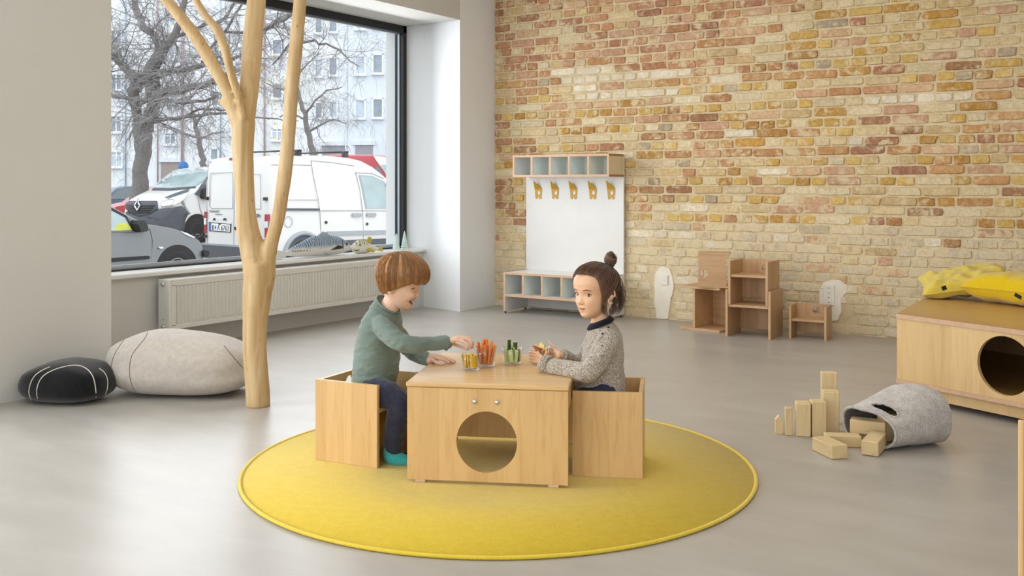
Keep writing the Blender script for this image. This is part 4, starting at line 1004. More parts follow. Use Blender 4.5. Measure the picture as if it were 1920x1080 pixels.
def patch_on(nm, m, pxs, lift=.012, par=None, rings_=4):
    """thin cover moulded to the body under measured outline points"""
    eye = Vector((0, 0, EYE)); dn = []
    for k in range(len(pxs)):
        a, c = pxs[k], pxs[(k+1) % len(pxs)]
        for q in range(4): dn.append((a[0]+(c[0]-a[0])*q/4, a[1]+(c[1]-a[1])*q/4))
    cx_ = sum(p[0] for p in dn)/len(dn); cy_ = sum(p[1] for p in dn)/len(dn); vs = []; n = len(dn)
    def hit(px, py):
        h = tb_.ray_cast(eye, (P(px, py, 20)-eye).normalized())
        return (h[0]+h[1]*lift) if h[0] is not None else None
    for r_ in range(1, rings_+1):
        for px, py in dn: vs.append(hit(cx_+(px-cx_)*r_/rings_, cy_+(py-cy_)*r_/rings_))
    ce = hit(cx_, cy_); good = [v_ for v_ in vs if v_ is not None]
    if ce is None or not good: return None
    for i in range(len(vs)):
        if vs[i] is None: vs[i] = min(good, key=lambda g: abs(project(g)[0]-dn[i % n][0])+abs(project(g)[1]-dn[i % n][1]))
    vs.append(ce); fs = [(len(vs)-1, i, (i+1) % n) for i in range(n)]
    for r_ in range(rings_-1): fs += [(r_*n+i, (r_+1)*n+i, (r_+1)*n+(i+1) % n, r_*n+(i+1) % n) for i in range(n)]
    o = MB().add([ti @ v_ for v_ in vs], fs).build(nm, m, par or t_.r, True); sd_ = o.modifiers.new('thickness', 'SOLIDIFY'); sd_.thickness = .015; sd_.offset = 0; return o
patch_on('windscreen', 'car_glass', [(278, 353), (300, 331), (327, 312), (360, 314), (396, 322), (384, 338), (366, 351), (320, 354)])
patch_on('screen_base', 'bumper_grey', [(274, 357), (278, 353), (320, 354), (366, 350.5), (367, 353), (320, 357.5)], .016); patch_on('screen_post', 'bumper_grey', [(273, 356), (300, 328), (328, 308), (331, 311), (303, 331), (279, 355)], .02)
patch_on('front_bumper', 'bumper_grey', [(238, 398), (262, 406), (298, 394), (330, 388), (339, 386), (352, 400), (346, 412), (344, 432), (330, 450), (290, 450), (238, 430)], .03)
gr = patch_on('grille', 'bumper_grey', [(239, 379), (262, 379), (296, 379), (298, 392), (282, 403), (262, 406), (245, 399), (238, 391)], .04)
for k in range(4): patch_on('grille_bar', 'rubber_black', [(241, 385+4*k), (262, 386.5+4.4*k), (293-3*k, 385.5+4*k), (293-3*k, 387.5+4*k), (262, 388.8+4.4*k), (241, 387+4*k)], .055, gr, 2)
for q in ([(262, 375), (268, 386), (266, 388), (262, 379)], [(268, 386), (262, 397), (262, 393), (266, 386)], [(262, 397), (256, 387), (258, 385), (262, 393)], [(256, 387), (262, 375), (262, 379), (258, 387)]): patch_on('diamond_badge', 'emblem_chrome', q, .075, gr, 2)
patch_on('head_lamp', 'lamp_clear', [(297, 379), (310, 374), (330, 366), (356, 357), (352, 365), (344, 375), (328, 386), (298, 393)], .03)
patch_on('lamp_cover', 'dark_glass', [(310, 373), (330, 365), (356, 356.5), (353, 362), (336, 368), (316, 375)], .045)
patch_on('lamp_reflector', 'emblem_chrome', [(303, 381), (318, 376), (328, 377), (322, 386), (304, 389)], .045)
patch_on('fender_seam', 'seam_grey', [(340, 372), (342, 372), (343, 380), (350, 394), (356, 401), (354, 402), (347, 394), (341, 381)], .02)
t_.poly([(.72, 1.25), (.95, 1.48), (1.2, 1.70), (1.75, 1.74), (1.8, 1.18), (1.0, 1.16)], 'dark_glass', 'door_window', .01, .03, None, False)
t_.poly([(.86, 1.18), (.92, 1.12), (1.12, 1.17), (1.12, 1.42), (.92, 1.37)], 'rubber_black', 'door_mirror', .22, .0, None, False)
t_.line([(.80, 1.25), (.86, .9), (1.08, .4)], 'seam_grey', 'door_seam', .008, 0, False)
t_.wheel(.78, .325, 'hub_dark', True, .42, -.004, 8); t_.wheel(3.7, .325, 'hub_dark', True, .42, -.004, 8)

# ---- further cars, seen in part
def far_car(name, o, d, W, label, outl, paint, glass=(), wheels=(), belt=.85, slope=.25, cat='car'):
    c = Car(name, o, d, W, label, belt, slope, cat); c.body(outl, paint)
    for g in glass: c.poly(g, 'dark_glass', 'side_window', .01, .03, None, False)
    for a in wheels: c.wheel(a, .30, 'hub_silver', True, .36, -.005)
    return c
sal = [(0, .25), (-.02, .55), (.1, .75), (.75, .88), (1.35, 1.36), (1.7, 1.43), (2.6, 1.42), (3.3, 1.0), (4.0, .92), (4.15, .7), (4.15, .35), (4.0, .22)]
sg = [[(1.0, .92), (1.45, 1.32), (2.0, 1.36), (2.0, .92)], [(2.06, .92), (2.06, 1.36), (2.6, 1.35), (3.1, 1.0), (3.0, .92)]]
def at_px(px, Y): return ((px-CX)/FOC*Y, Y)
far_car('red_saloon', at_px(210, 33), (.80, .60), 1.7, 'red saloon car half hidden by the street tree trunk', sal, 'red_paint', sg, (.75, 3.3))
far_car('blue_saloon', at_px(150, 38), (.85, .52), 1.7, 'dark blue car at the far left behind the red saloon', [(a, z+.0) for a, z in sal], 'blue_paint', sg, (.75, 3.3))
hb = far_car('red_hatchback', at_px(-57, 19.2), (.553, .833), 1.65, 'red and white car nose just above the silver hatchback', [(0, .25), (0, .9), (.5, 1.36), (1.0, 1.45), (1.9, 1.42), (2.5, 1.12), (3.0, 1.02), (3.35, .85), (3.4, .4), (3.2, .22)], 'red_paint', [[(1.2, 1.0), (1.2, 1.36), (1.85, 1.34), (2.3, 1.1), (2.3, 1.0)]], (.6, 2.75), .95)
hb.poly([(2.55, .62), (3.0, .9), (2.6, 1.08), (2.2, 1.0)], 'van_white', 'white_stripe', .012, .02, None, False); hb.poly([(1.9, 1.08), (2.45, 1.11), (2.9, 1.02), (2.2, 1.02)], 'van_white', 'white_panel', .014, .02, None, False)
rv = Car('red_van', at_px(610, 25.5), (.95, .31), 1.9, 'red delivery van behind the white van by the window frame', 1.2, .05, 'van')
S = rv.side
oo = [S(612, 470), S(612, 296), S(618, 290), S(640, 289), S(700, 289.5), S(722, 291), S(738, 298), S(748, 305), S(772, 340), S(800, 352), S(812, 380), S(812, 470)]
rv.body([(a, max(z, .25)) for a, z in oo], 'red_paint')
rv.poly([(700, 292), (722, 294), (740, 301), (748, 313), (752, 333), (727, 333), (718, 318), (707, 303)], 'van_white', 'windscreen_frame', .03); rv.poly([(714, 309), (746, 309), (750, 333), (728, 333), (721, 321)], 'car_glass', 'windscreen', .04)
rv.poly([(702, 313), (710, 313), (720, 333), (712, 333)], 'dark_glass', 'side_window', .03); rv.wheel(.7, .32, 'hub_dark', False); rv.wheel(2.1, .32, 'hub_dark', False)
wv = Car('white_car', at_px(716, 21.5), (.9, .43), 1.8, 'white car bonnet showing between the red van and the window frame', .9, .1)
S = wv.side
wv.body([(a, max(z, .2)) for a, z in [S(716, 440), S(716, 352), S(722, 341), S(732, 337), S(760, 338), S(800, 350), S(830, 380), S(830, 440)]], 'van_white')
wv.poly([(735, 345), (745, 341), (760, 342), (768, 360), (740, 362)], 'car_glass', 'side_window', .012)
for a in (.35, 1.35): wv.wheel(a, .3, 'hub_silver', False)
sn = empty('road_sign', P(344, 312, 31) - Vector((0, 0, P(344, 312, 31).z-GZ)), CAM_ROT, 'round blue road sign showing above the panel van', 'sign')
zs = P(344, 312, 31).z-GZ; MB().tube([(0, .03, 0), (0, .03, zs+.25)], .03, 8).build('pole', 'trim_grey', sn)
o = MB().lathe([(0, .012), (.15, .012), (.16, 0), (0, 0)], 28).build('sign_disc', 'sign_blue', sn, True); o.rotation_euler = (HP, 0, 0); o.location = (0, 0, zs)
bo = empty('bollard', P(395, 480, 14.8)*Vector((1, 1, 0)).length*0 if False else cw(C3(400, 480, 16.2).x, 16.2, GZ), 0, 'low pale concrete kerb stone between the parked cars', 'kerb stone')
MB().box(-.25, .25, -.9, .9, 0, .16, .02).build('stone', 'paving', bo)

# ------------------------------------------------------------------ apartment houses
def house(name, X0, X1, Y, H, label, m, wins, doors=(), pipes=()):
    base = cw(X0, Y, GZ); r = empty(name, base, CAM_ROT, label, 'building')
    MB().box(0, X1-X0, 0, 9, 0, H).build('wall', m, r)
    MB().box(0, X1-X0, -.06, 0, 0, .5).build('plinth', 'facade_grey', r)
    for k, (x0, y0, x1, y1) in enumerate(wins):
        a, c = C3(x0, y1, Y), C3(x1, y0, Y); xa, xb, za, zb = a.x-X0, c.x-X0, a.z-GZ, c.z-GZ; w_ = xb-xa; h_ = zb-za
        f = MB(); q = .07
        f.box(xa-q, xa+.02, -.10, .0, za-q, zb+q).box(xb-.02, xb+q, -.10, .0, za-q, zb+q).box(xa-q, xb+q, -.10, .0, zb-.02, zb+q).box(xa-q, xb+q, -.16, .0, za-q, za+.02)
        wo = f.build('window', 'far_frame', r)
        two = w_ > .56
        MB().box(xa, xb, -.035, -.005, za, zb).build('pane', 'far_pane' if (k*7) % 3 else 'far_pane_pale', wo)
        if two: MB().box(xa+w_*.5-.035, xa+w_*.5+.035, -.06, -.03, za, zb).box(xa, xb, -.055, -.03, zb-h_*.28, zb-h_*.28+.05).build('glazing_bar', 'far_frame', wo)
        MB().box(xa-.1, xb+.1, -.22, 0, za-q-.06, za-q).build('window_ledge', 'facade_grey', wo)
    for x0, y0, x1, dm_ in doors:
        a, c = C3(x0, y0, Y), C3(x1, y0, Y); MB().box(a.x-X0, c.x-X0, -.03, .01, 0, a.z-GZ).build('gateway', dm_, r)
        MB().box(a.x-X0-.15, c.x-X0+.15, -.12, .0, a.z-GZ, a.z-GZ+.25).build('lintel', 'facade_grey', r)
    for px, wpx, m_ in pipes:
        a = C3(px, 100, Y).x-X0; MB().tube([(a, -.12, 0), (a, -.12, H-.3)], wpx/FOC*Y/2, 10).build('downpipe', m_, r, True)
    MB().box(-.2, X1-X0+.2, -.3, 9.2, H, H+.35).build('roof_edge', 'facade_grey', r)
    return r
Y1_, Y2_ = 58.0, 57.4
house('apartment_building', C3(-320, 0, Y1_).x, C3(652, 0, Y1_).x, Y1_, 17.5, 'pale apartment building behind the bare street trees',  'facade_white',
      [(592, 113, 604, 143), (618, 110, 632, 141), (592, 193, 604, 222), (618, 191, 632, 220), (592, 34, 604, 62), (618, 32, 632, 60), (511, 242, 529, 262), (310, 250, 330, 270), (209, 218, 228, 247), (209, 285, 229, 312), (396, 279, 409, 299),
       (309, 165, 328, 193), (309, 82, 328, 110), (309, 5, 328, 33), (398, 172, 412, 198), (398, 90, 412, 116), (512, 158, 529, 184), (512, 75, 529, 102), (512, -5, 529, 22), (209, 140, 228, 168), (209, 58, 228, 88), (110, 218, 130, 247), (110, 140, 130, 168), (448, 172, 462, 198), (448, 90, 462, 116)],
      [(302, 304, 338, 'gate_brown'), (604, 273, 649, 'garage_shade')], [(343, 5.5, 'pipe_pink'), (297, 3, 'pipe_pink'), (237, 3, 'pipe_blue'), (415, 2.5, 'pipe_blue'), (497, 3.5, 'pipe_pink')])
house('corner_building', C3(652.6, 0, Y2_).x, C3(1150, 0, Y2_).x, Y2_, 18.5, 'smooth white corner building seen in the upper right of the window', 'facade_grey',
      [(667, 106, 684, 139), (700, 103, 717, 137), (738, 109, 755, 133), (667, 188, 684, 221), (700, 186, 717, 220), (738, 193, 755, 216), (667, 20, 684, 54), (700, 18, 717, 52), (727, 270, 741, 300)],
      [(666, 272, 699, 'garage_shade')], [])

# ------------------------------------------------------------------ bare street trees
plain('bark_grey', '#7a7673', 0.9, 0.16, 14, bump=0.6, bscale=12, bdist=0.03); plain('twig_grey', '#928f8e', 0.9, 0.1, 2); plain('leaf_yellow', '#cdb83f', 0.8, 0.2)
def street_tree(name, Y, limbs, label, ntw, seed, rootpx, spread=1.0):
    r = random.Random(seed); tips = []; b = MB()
    base = P(rootpx[0], rootpx[1], Y); base.z = GZ
    for pts, d1 in limbs:
        pp = []; n = len(pts)
        for k in range(n-1):
            for t in np.linspace(0, 1, 4)[:(4 if k == n-2 else 3)]:
                a, c = pts[k], pts[k+1]; Yk = Y+d1*(k+t)/(n-1); w_ = (a[2]+(c[2]-a[2])*t)/FOC*Yk/2
                p = P(a[0]+(c[0]-a[0])*t, a[1]+(c[1]-a[1])*t, Yk)+Vector((r.gauss(0, .02), r.gauss(0, .02), r.gauss(0, .02)))
                pp.append((p, w_))
        b.tube([p-base for p, _ in pp], [w_ for _, w_ in pp], 9)
        for k in range(1, len(pp)):
            if pp[k][1] < .16: tips.append((pp[k][0], (pp[k][0]-pp[k-1][0]).normalized(), pp[k][1]))
    t = tag(b.build(name, 'bark_grey', None, True, base), label, 'tree')
    tw = MB()
    def grow(p, d, w_, ln, dep):
        n = 5; q = p.copy(); pts = [q.copy()]; rad = [w_]
        for k in range(n):
            d2 = (d+Vector((r.gauss(0, .22), r.gauss(0, .22), r.gauss(0, .16)-.05*dep))).normalized(); d = d2; q = q+d*(ln/n); pts.append(q.copy()); rad.append(w_*(1-.75*(k+1)/n))
        tw.tube([x-base for x in pts], rad, 3, False)
        if dep < 3:
            for k in range(r.choice([2, 3, 3]) if dep else 3):
                i = r.randrange(1, n+1); dd = (d+Vector((r.gauss(0, .75), r.gauss(0, .75), r.gauss(0, .55)))).normalized(); grow(pts[i], dd, max(rad[i]*.8, .005), ln*r.uniform(.5, .8), dep+1)
    for k in range(ntw):
        p, d, w_ = r.choice(tips); dd = (d*.4+Vector((r.gauss(0, .8), r.gauss(0, .8), r.gauss(0.15, .6)))).normalized()
        grow(p, dd, min(w_*.5, .028)*spread, r.uniform(.7, 1.7)*spread, 0)
    tag(tw.build('twigs', 'twig_grey', t, False, fix=False), kind='stuff')
    return t, tips
T1 = [([(262, 445, 48), (262, 392, 42), (263, 360, 33), (264, 330, 28), (267, 300, 28), (270, 260, 34), (268, 232, 40)], 0), ([(268, 240, 22), (258, 217, 18), (251, 190, 20), (255, 165, 24), (262, 148, 24)], .1), ([(272, 240, 26), (284, 215, 25), (290, 190, 24), (288, 165, 28), (282, 140, 32)], -.1),
      ([(262, 152, 22), (240, 135, 15), (226, 118, 13), (209, 104, 12), (190, 98, 9), (160, 80, 6)], 1.2), ([(226, 118, 9), (222, 95, 8), (208, 83, 7), (180, 80, 5)], .5), ([(280, 145, 32), (290, 120, 26), (305, 98, 19), (325, 72, 15), (338, 40, 12), (346, 0, 10), (350, -60, 7)], -1.0), ([(290, 120, 22), (300, 95, 17), (292, 72, 15), (268, 48, 12), (254, 18, 13), (246, -20, 10), (240, -70, 7)], 1.0),
      ([(286, 145, 16), (310, 135, 13), (345, 129, 11), (385, 122, 9), (419, 119, 8), (455, 104, 6), (490, 95, 3)], -.8), ([(284, 185, 22), (305, 172, 17), (346, 168, 14), (390, 158, 12), (425, 140, 8), (470, 125, 5)], -2.0), ([(175, 176, 5), (204, 179, 7), (245, 184, 8), (290, 189, 9), (345, 193, 7), (385, 188, 5), (410, 180, 4)], -1.5),
      ([(284, 230, 8), (300, 226, 8), (345, 220, 7), (395, 214, 5.5), (430, 211, 4.5), (500, 222, 3), (560, 226, 1.5)], -2.5), ([(325, 72, 8), (370, 52, 6.5), (420, 38, 6), (438, 8, 5), (450, -40, 3)], -1), ([(375, 124, 7), (392, 94, 6), (421, 60, 5), (440, 30, 5), (458, 0, 4), (470, -40, 3)], -1.5), ([(419, 60, 5), (470, 62, 6), (500, 54, 8), (530, 36, 8), (550, 24, 8), (590, -5, 5)], -2),
      ([(346, 219, 5), (372, 203, 4.5), (405, 206, 4), (430, 208, 3)], -1), ([(300, 95, 7), (290, 78, 5), (281, 60, 5), (300, 40, 4), (330, 18, 3)], .5), ([(512, 120, 3), (545, 82, 5), (590, 78, 4.5), (625, 88, 4), (650, 108, 3), (675, 128, 1.6)], -2)]
t1, tips1 = street_tree('street_tree', 28.0, T1, 'big bare street tree with a forked trunk beyond the silver car', 270, 3, (262, 392))
street_tree('street_tree', 41.0, [([(588, 413, 17), (586, 300, 14), (583, 270, 11), (578, 248, 10), (571, 215, 9), (562, 185, 8), (552, 150, 6), (548, 110, 4)], 0), ([(578, 248, 5), (600, 235, 4), (625, 225, 3), (650, 232, 2)], 1), ([(571, 215, 5), (590, 190, 4), (610, 170, 3), (640, 165, 2)], -1), ([(562, 185, 5), (540, 170, 4), (515, 165, 3), (490, 150, 2)], 1), ([(574, 225, 4), (550, 215, 3), (525, 218, 2)], 1), ([(552, 150, 4), (575, 120, 3), (600, 100, 2)], -1)],
            'slim bare street tree behind the right forked limb and the van', 46, 11, (586, 332), .9)
street_tree('street_tree', 44.0, [([(386, 409, 16), (384, 320, 13), (381, 300, 11), (374, 270, 10), (367, 240, 8), (362, 215, 6), (360, 190, 4)], 0), ([(371, 258, 5), (345, 250, 4), (322, 240, 3), (300, 236, 2)], 1), ([(366, 236, 5), (380, 215, 4), (395, 195, 3)], -1), ([(372, 262, 4), (395, 250, 3), (420, 246, 2)], 1)],
            'small bare tree rising behind the white panel van', 34, 17, (384, 332), .9)
r9 = random.Random(4); lf = MB()
for k in range(90):
    p = P(r9.gauss(515, 22), r9.gauss(165, 45) if k % 3 else r9.gauss(250, 20), 26.5)-t1.location; a = Vector((r9.gauss(0, 1), r9.gauss(0, 1), r9.gauss(0, 1))).normalized()*.035; c = a.orthogonal().normalized()*.022
    lf.add([p-a, p+c, p+a, p-c], [(0, 1, 2, 3)])
tag(lf.build('last_leaves', 'leaf_yellow', t1, fix=False), kind='stuff')
# ================================================================== food in glasses on the play table
def _tumbler():
    n = NT('tumbler_glass'); t = n.new('ShaderNodeBsdfTransparent', {'Color': (0.975, 0.985, 0.985, 1)}); g = n.new('ShaderNodeBsdfGlossy', {'Roughness': 0.02})
    lw = n.new('ShaderNodeLayerWeight', {'Blend': 0.5}); mx = n.new('ShaderNodeMixShader', {0: n.math('ADD', n.math('MULTIPLY', n.math('POWER', lw.outputs[1], 3.0), .75), 0.04, True), 1: t.outputs[0], 2: g.outputs[0]}); n.l.new(mx.outputs[0], n.out.inputs[0])
_tumbler()
plain('pepper_yellow', '#e6bb10', 0.3, 0.06, 30, spec=0.6); plain('carrot_orange', '#ec9044', 0.45, 0.10, 40); plain('carrot_deep', '#e37f35', 0.45, 0.10, 40)
plain('cucumber_flesh', '#c6d489', 0.4, 0.08, 40); plain('cucumber_skin', '#2f4a22', 0.4, 0.2, 60); plain('apple_flesh', '#ead58c', 0.5, 0.05, 40); plain('apple_green', '#c3cc3e', 0.35, 0.08, 30); plain('apple_red', '#c8553a', 0.35, 0.12, 30)
def tumbler(px, pyb, dY, rb_, rt, h, label):
    c = G3(px, pyb, TABZ); c.y += dY; c.x = (px-CX)/FOC*c.y
    o = MB().lathe([(0, .0005), (rb_-.004, .0005), (rb_, .004), (rb_+(rt-rb_)*.4, h*.4), (rt, h-.001), (rt-.0012, h), (rt-.0025, h-.001), (rb_+(rt-rb_)*.4-.003, h*.4), (rb_-.004, .011), (rb_-.008, .009), (0, .009)], 40).build('glass_tumbler', 'tumbler_glass', None, True, cw(c.x, c.y, TABZ+.0005))
    return tag(o, label, 'glass', 'tumblers of cut vegetables and fruit'), Vector((c.x, c.y, TABZ+.0105))
rf = random.Random(21)
def piece(name, mb, m, c, off, rot, label, cat, group):
    a_ = math.degrees(math.atan2(off[1], off[0])) % 360; rr0 = math.hypot(off[0], off[1])
    where = ['right', 'back right', 'back', 'back left', 'left', 'front left', 'front', 'front right'][int((a_+22.5)//45) % 8]
    label = label.replace('@', ('in the middle' if rr0 < .009 else ('in the outer ' if rr0 > .019 else 'in the inner ')+where))
    o = mb.build(name, m, None, False, cw(c.x+off[0], c.y+off[1], c.z+off[2])); o.rotation_mode = 'XYZ'; o.rotation_euler = rot; return tag(o, label, cat, group)
def stick(w_, d, h, bev=.001): return MB().box(-w_/2, w_/2, -d/2, d/2, 0, h, bev)
def curved(w_, h, t, bend):
    n = 8; vs = []; fs = []
    for k in range(n+1):
        a = (k/n-.5)*bend; R = w_/bend
        for rr_ in (R, R-t):
            for z in (0, h): vs.append((rr_*math.sin(a), rr_*math.cos(a)-R, z))
    for k in range(n):
        i = k*4; j = i+4; fs += [(i, i+1, j+1, j), (i+2, j+2, j+3, i+3), (i+1, i+3, j+3, j+1), (i, j, j+2, i+2)]
    fs += [(0, 2, 3, 1), (n*4, n*4+1, n*4+3, n*4+2)]
    return MB().add(vs, fs)
g1, c1 = tumbler(883.5, 697, .036, .034, .0405, .066, 'glass tumbler of yellow pepper pieces, front of the four')
for k in range(16):
    a = 2*math.pi*k/9+rf.uniform(-.2, .2); rr_ = .0225 if k < 9 else .011; z = .001 if k < 9 else .010
    piece('pepper_piece', curved(rf.uniform(.018, .023), rf.uniform(.040, .050), .005, .9), 'pepper_yellow', c1, (rr_*math.cos(a), rr_*math.sin(a), z), (rf.uniform(-.22, .22), rf.uniform(-.25, .25), a-HP+rf.uniform(-.5, .5)), 'yellow bell pepper piece in the front tumbler, @', 'pepper', 'yellow pepper pieces in the tumbler')
g2, c2 = tumbler(911.5, 690, .036, .036, .043, .082, 'glass tumbler of carrot sticks, behind the yellow pepper')
for k in range(20):
    a = k*2.4; rr_ = .026*math.sqrt((k+.5)/20); L = rf.uniform(.066, .09); lean = rr_*8+rf.uniform(-.08, .08)
    piece('carrot_stick', stick(rf.uniform(.0085, .011), rf.uniform(.008, .010), L), 'carrot_orange' if k % 3 else 'carrot_deep', c2, (rr_*math.cos(a), rr_*math.sin(a), .001+.012*(k < 7)), (-lean*math.sin(a+CAM_ROT)*.9, lean*math.cos(a+CAM_ROT)*.9, rf.uniform(0, 1.5)), 'orange carrot stick standing @ of its tumbler', 'carrot', 'carrot sticks in the tumbler')
g3, c3 = tumbler(960.5, 685.5, .036, .036, .043, .068, 'glass tumbler of cucumber sticks, third along the table')
def cuke(h, w_=.018):
    q = MB(); q.cur = 0; q.prism([(-w_/2, -.006), (w_/2, -.006), (w_*.42, .004), (0, .0065), (-w_*.42, .004)], 0, h, 'z'); return q
for k, (x, y, h, rz) in enumerate([(-.002, -.024, .052, 3.1), (.016, -.02, .05, 2.7), (-.022, -.014, .046, 3.6), (.026, .0, .052, 1.6), (-.016, .012, .090, 4.2), (.010, .016, .080, .3), (-.004, .022, .066, 0.2), (-.027, .002, .05, 4.7), (.004, -.004, .058, 1.2), (.022, .014, .05, .9)]):
    o = piece('cucumber_stick', cuke(h, rf.uniform(.016, .02)), 'cucumber_flesh', c3, (x, y, .001), (rf.uniform(-.1, .1), rf.uniform(-.12, .12), rz+CAM_ROT+(math.pi if k in (0, 1, 2, 5) else 0)), ('tallest ' if h > .085 else ('second tallest ' if h > .075 else ''))+'pale green cucumber stick standing @ of its tumbler', 'cucumber', 'cucumber sticks in the tumbler')
    w_ = .018; MB().prism([(w_*.48, -.003), (w_*.43, .0045), (0, .0074), (-w_*.43, .0045), (-w_*.48, -.003), (-w_*.40, .0035), (0, .006), (w_*.40, .0035)], .0005, h-.0005, 'z').build('skin', 'cucumber_skin', o)
g4, c4 = tumbler(1013, 682.5, .036, .036, .043, .066, 'glass tumbler of apple slices held by the girl')
def wedge(R, a):
    vs = []; fs = []; n = 8
    for k in range(n+1):
        t = math.pi*(k/n-.5); r_ = R*math.cos(t); z = R*math.sin(t)
        for s2 in (-a, a): vs.append((r_*math.cos(s2)-R*.4, r_*math.sin(s2), z))
        vs.append((r_*.15-R*.4, 0, z*.8))
    for k in range(n): i = k*3; fs += [(i, i+2, i+5, i+3), (i+2, i+1, i+4, i+5)]
    skin = [(k*3, k*3+3, k*3+4, k*3+1) for k in range(n)]
    return vs, fs, skin
for k, (x, y, z, rx, ry, rz) in enumerate([(-.014, -.012, .026, .3, .5, .2), (.012, -.012, .026, -.4, .3, 1.9), (.0, .014, .026, .3, 1.0, 3.2), (.002, -.010, .050, .5, .9, .6), (.017, .006, .050, -.3, .7, 2.5), (-.016, .006, .047, .9, .2, 4.0), (-.006, -.012, .053, 1.2, .4, 5.2), (.012, -.008, .056, .7, 1.1, 3.6)]):
    vs, fs, sk = wedge(.026, .42); o = piece('apple_slice', MB().add(vs, fs), 'apple_flesh', c4, (x, y, z), (rx, ry, rz), ('green' if k % 2 else 'red')+' skinned apple slice, '+('top layer, ' if z > .035 else '')+'@ of its tumbler', 'apple', 'apple slices in the tumbler')
    MB().add(vs, sk).build('skin', 'apple_green' if k % 2 else 'apple_red', o, True)

# ================================================================== things on the window sill
SZ = .547
def _fish(name, back, belly, mark, sc):
    n = NT(name); c = n.new('ShaderNodeTexCoord').outputs['Object']; sx, sy, sz = n.new('ShaderNodeSeparateXYZ', {0: c}).outputs
    w_ = n.new('ShaderNodeTexWave', {'Vector': c, 'Scale': sc, 'Distortion': 7.0, 'Detail': 2.0}, wave_type='BANDS', bands_direction='Y').outputs[1]
    up = n.ramp(n.math('ADD', n.math('MULTIPLY', sz, 5.5), n.math('MULTIPLY', n.noise(c, 12, 3), .25)), [(.48, (0, 0, 0)), (.66, (1, 1, 1))])
    st = n.mix(n.ramp(w_, [(.25, (0, 0, 0)), (.45, (1, 1, 1))]), lin(mark), lin(back))
    n.set(color=n.mix(up, lin(belly), st), rough=.85, sheen=.3); n.bump(n.noise(c, 90, 3), .2, .003)
_fish('mackerel_cloth', '#a9bccd', '#e2e1dd', '#33506f', 17); _fish('grouper_cloth', '#dcd8bd', '#e6e2d2', '#7f7a58', 11)
plain('fish_dark', '#1d2126', .4, .1); plain('fish_fin', '#b3bdc8', .8, .1, 30); plain('fish_yellow', '#c7b64a', .8, .12, 20); plain('fish_pale', '#dcdedb', .8, .05, 20)
def fish_body(L, prof, n=40, seg=22):
    A = np.zeros((n, seg, 3))
    for j in range(n):
        t = j/(n-1); h = np.interp(t, [p[0] for p in prof], [p[1] for p in prof]); w_ = np.interp(t, [p[0] for p in prof], [p[2] for p in prof]); cz = np.interp(t, [p[0] for p in prof], [p[3] for p in prof])
        for i in range(seg):
            a = 2*math.pi*i/seg; A[j, i] = (w_*math.cos(a), L*t, cz+h*math.sin(a))
    return A
fb = empty('plush_fish', (-5.93, 5.575, SZ), -.02, 'long plush mackerel with blue stripes lying on the sill', 'soft toy')
A = fish_body(.80, [(0, .012, .010, .035), (.10, .022, .016, .045), (.22, .05, .03, .06), (.45, .085, .05, .088), (.66, .088, .054, .09), (.82, .074, .05, .08), (.92, .05, .04, .068), (.97, .028, .028, .058), (1, .004, .004, .052)])
grid_mesh('fish_body', A, True, False, 'mackerel_cloth', fb, True, True, True)
MB().prism([(.04, .06), (-.03, .075), (-.14, .06), (-.17, .012), (-.10, .004), (.0, .004), (.05, .02)], -.012, .02, 'x').build('tail_fin', 'fish_pale', fb)
MB().prism([(.40, .165), (.47, .205), (.53, .19), (.51, .165)], -.006, .006, 'x').build('dorsal_fin', 'fish_fin', fb)
MB().prism([(.52, .05), (.60, .085), (.66, .07), (.63, .055)], .046, .058, 'x').build('pectoral_fin', 'fish_dark', fb); MB().prism([(.44, .035), (.5, .012), (.53, .03)], .03, .045, 'x').build('belly_fin', 'fish_fin', fb)
ey = MB().lathe([(0, .004), (.008, .003), (.011, 0), (0, -.004)], 14).build('eye', 'fish_dark', fb, True); ey.rotation_euler = (0, HP, 0); ey.location = (.043, .715, .09)
MB().tube([(.046, .66, .13), (.058, .65, .10), (.052, .66, .05)], .003, 5).build('gill_line', 'fish_dark', fb)
for k in range(8): MB().tube([(.03, .10+k*.03, .062), (.036+.001*k, .112+k*.03, .058)], .0035, 5).build('finlet_mark', 'fish_dark', fb)
f2 = empty('plush_fish', (-5.875, 6.36, SZ), -.10, 'small cream plush grouper with yellow fins beside the mackerel', 'soft toy')
A = fish_body(.30, [(0, .006, .006, .05), (.06, .042, .034, .052), (.2, .058, .045, .058), (.45, .056, .042, .056), (.7, .036, .028, .042), (.9, .018, .014, .03), (1, .012, .006, .03)])
A[:, :, 1] = A[:, :, 1]
grid_mesh('fish_body', A, True, False, 'grouper_cloth', f2, True, True, True)
MB().prism([(.28, .03), (.36, .05), (.345, .02), (.36, .004), (.29, .014)], -.005, .005, 'x').build('tail_fin', 'fish_yellow', f2); MB().prism([(.15, .10), (.185, .14), (.22, .135), (.21, .085)], -.005, .005, 'x').build('dorsal_fin', 'fish_yellow', f2)
MB().prism([(.12, .03), (.2, .004), (.22, .02), (.16, .045)], .04, .05, 'x').build('pectoral_fin', 'fish_yellow', f2)
ey = MB().lathe([(0, .004), (.006, .003), (.008, 0), (0, -.003)], 12).build('eye', 'fish_dark', f2, True); ey.rotation_euler = (0, HP, 0); ey.location = (.042, .05, .075)
MB().tube([(.02, -.0, .035), (.036, .02, .03), (.042, .04, .036)], .003, 5).build('mouth_line', 'fish_dark', f2)
def _tree_mat():
    n = NT('mint_ceramic'); n.set(color=lin('#cfe3dc'), rough=.35)
_tree_mat()
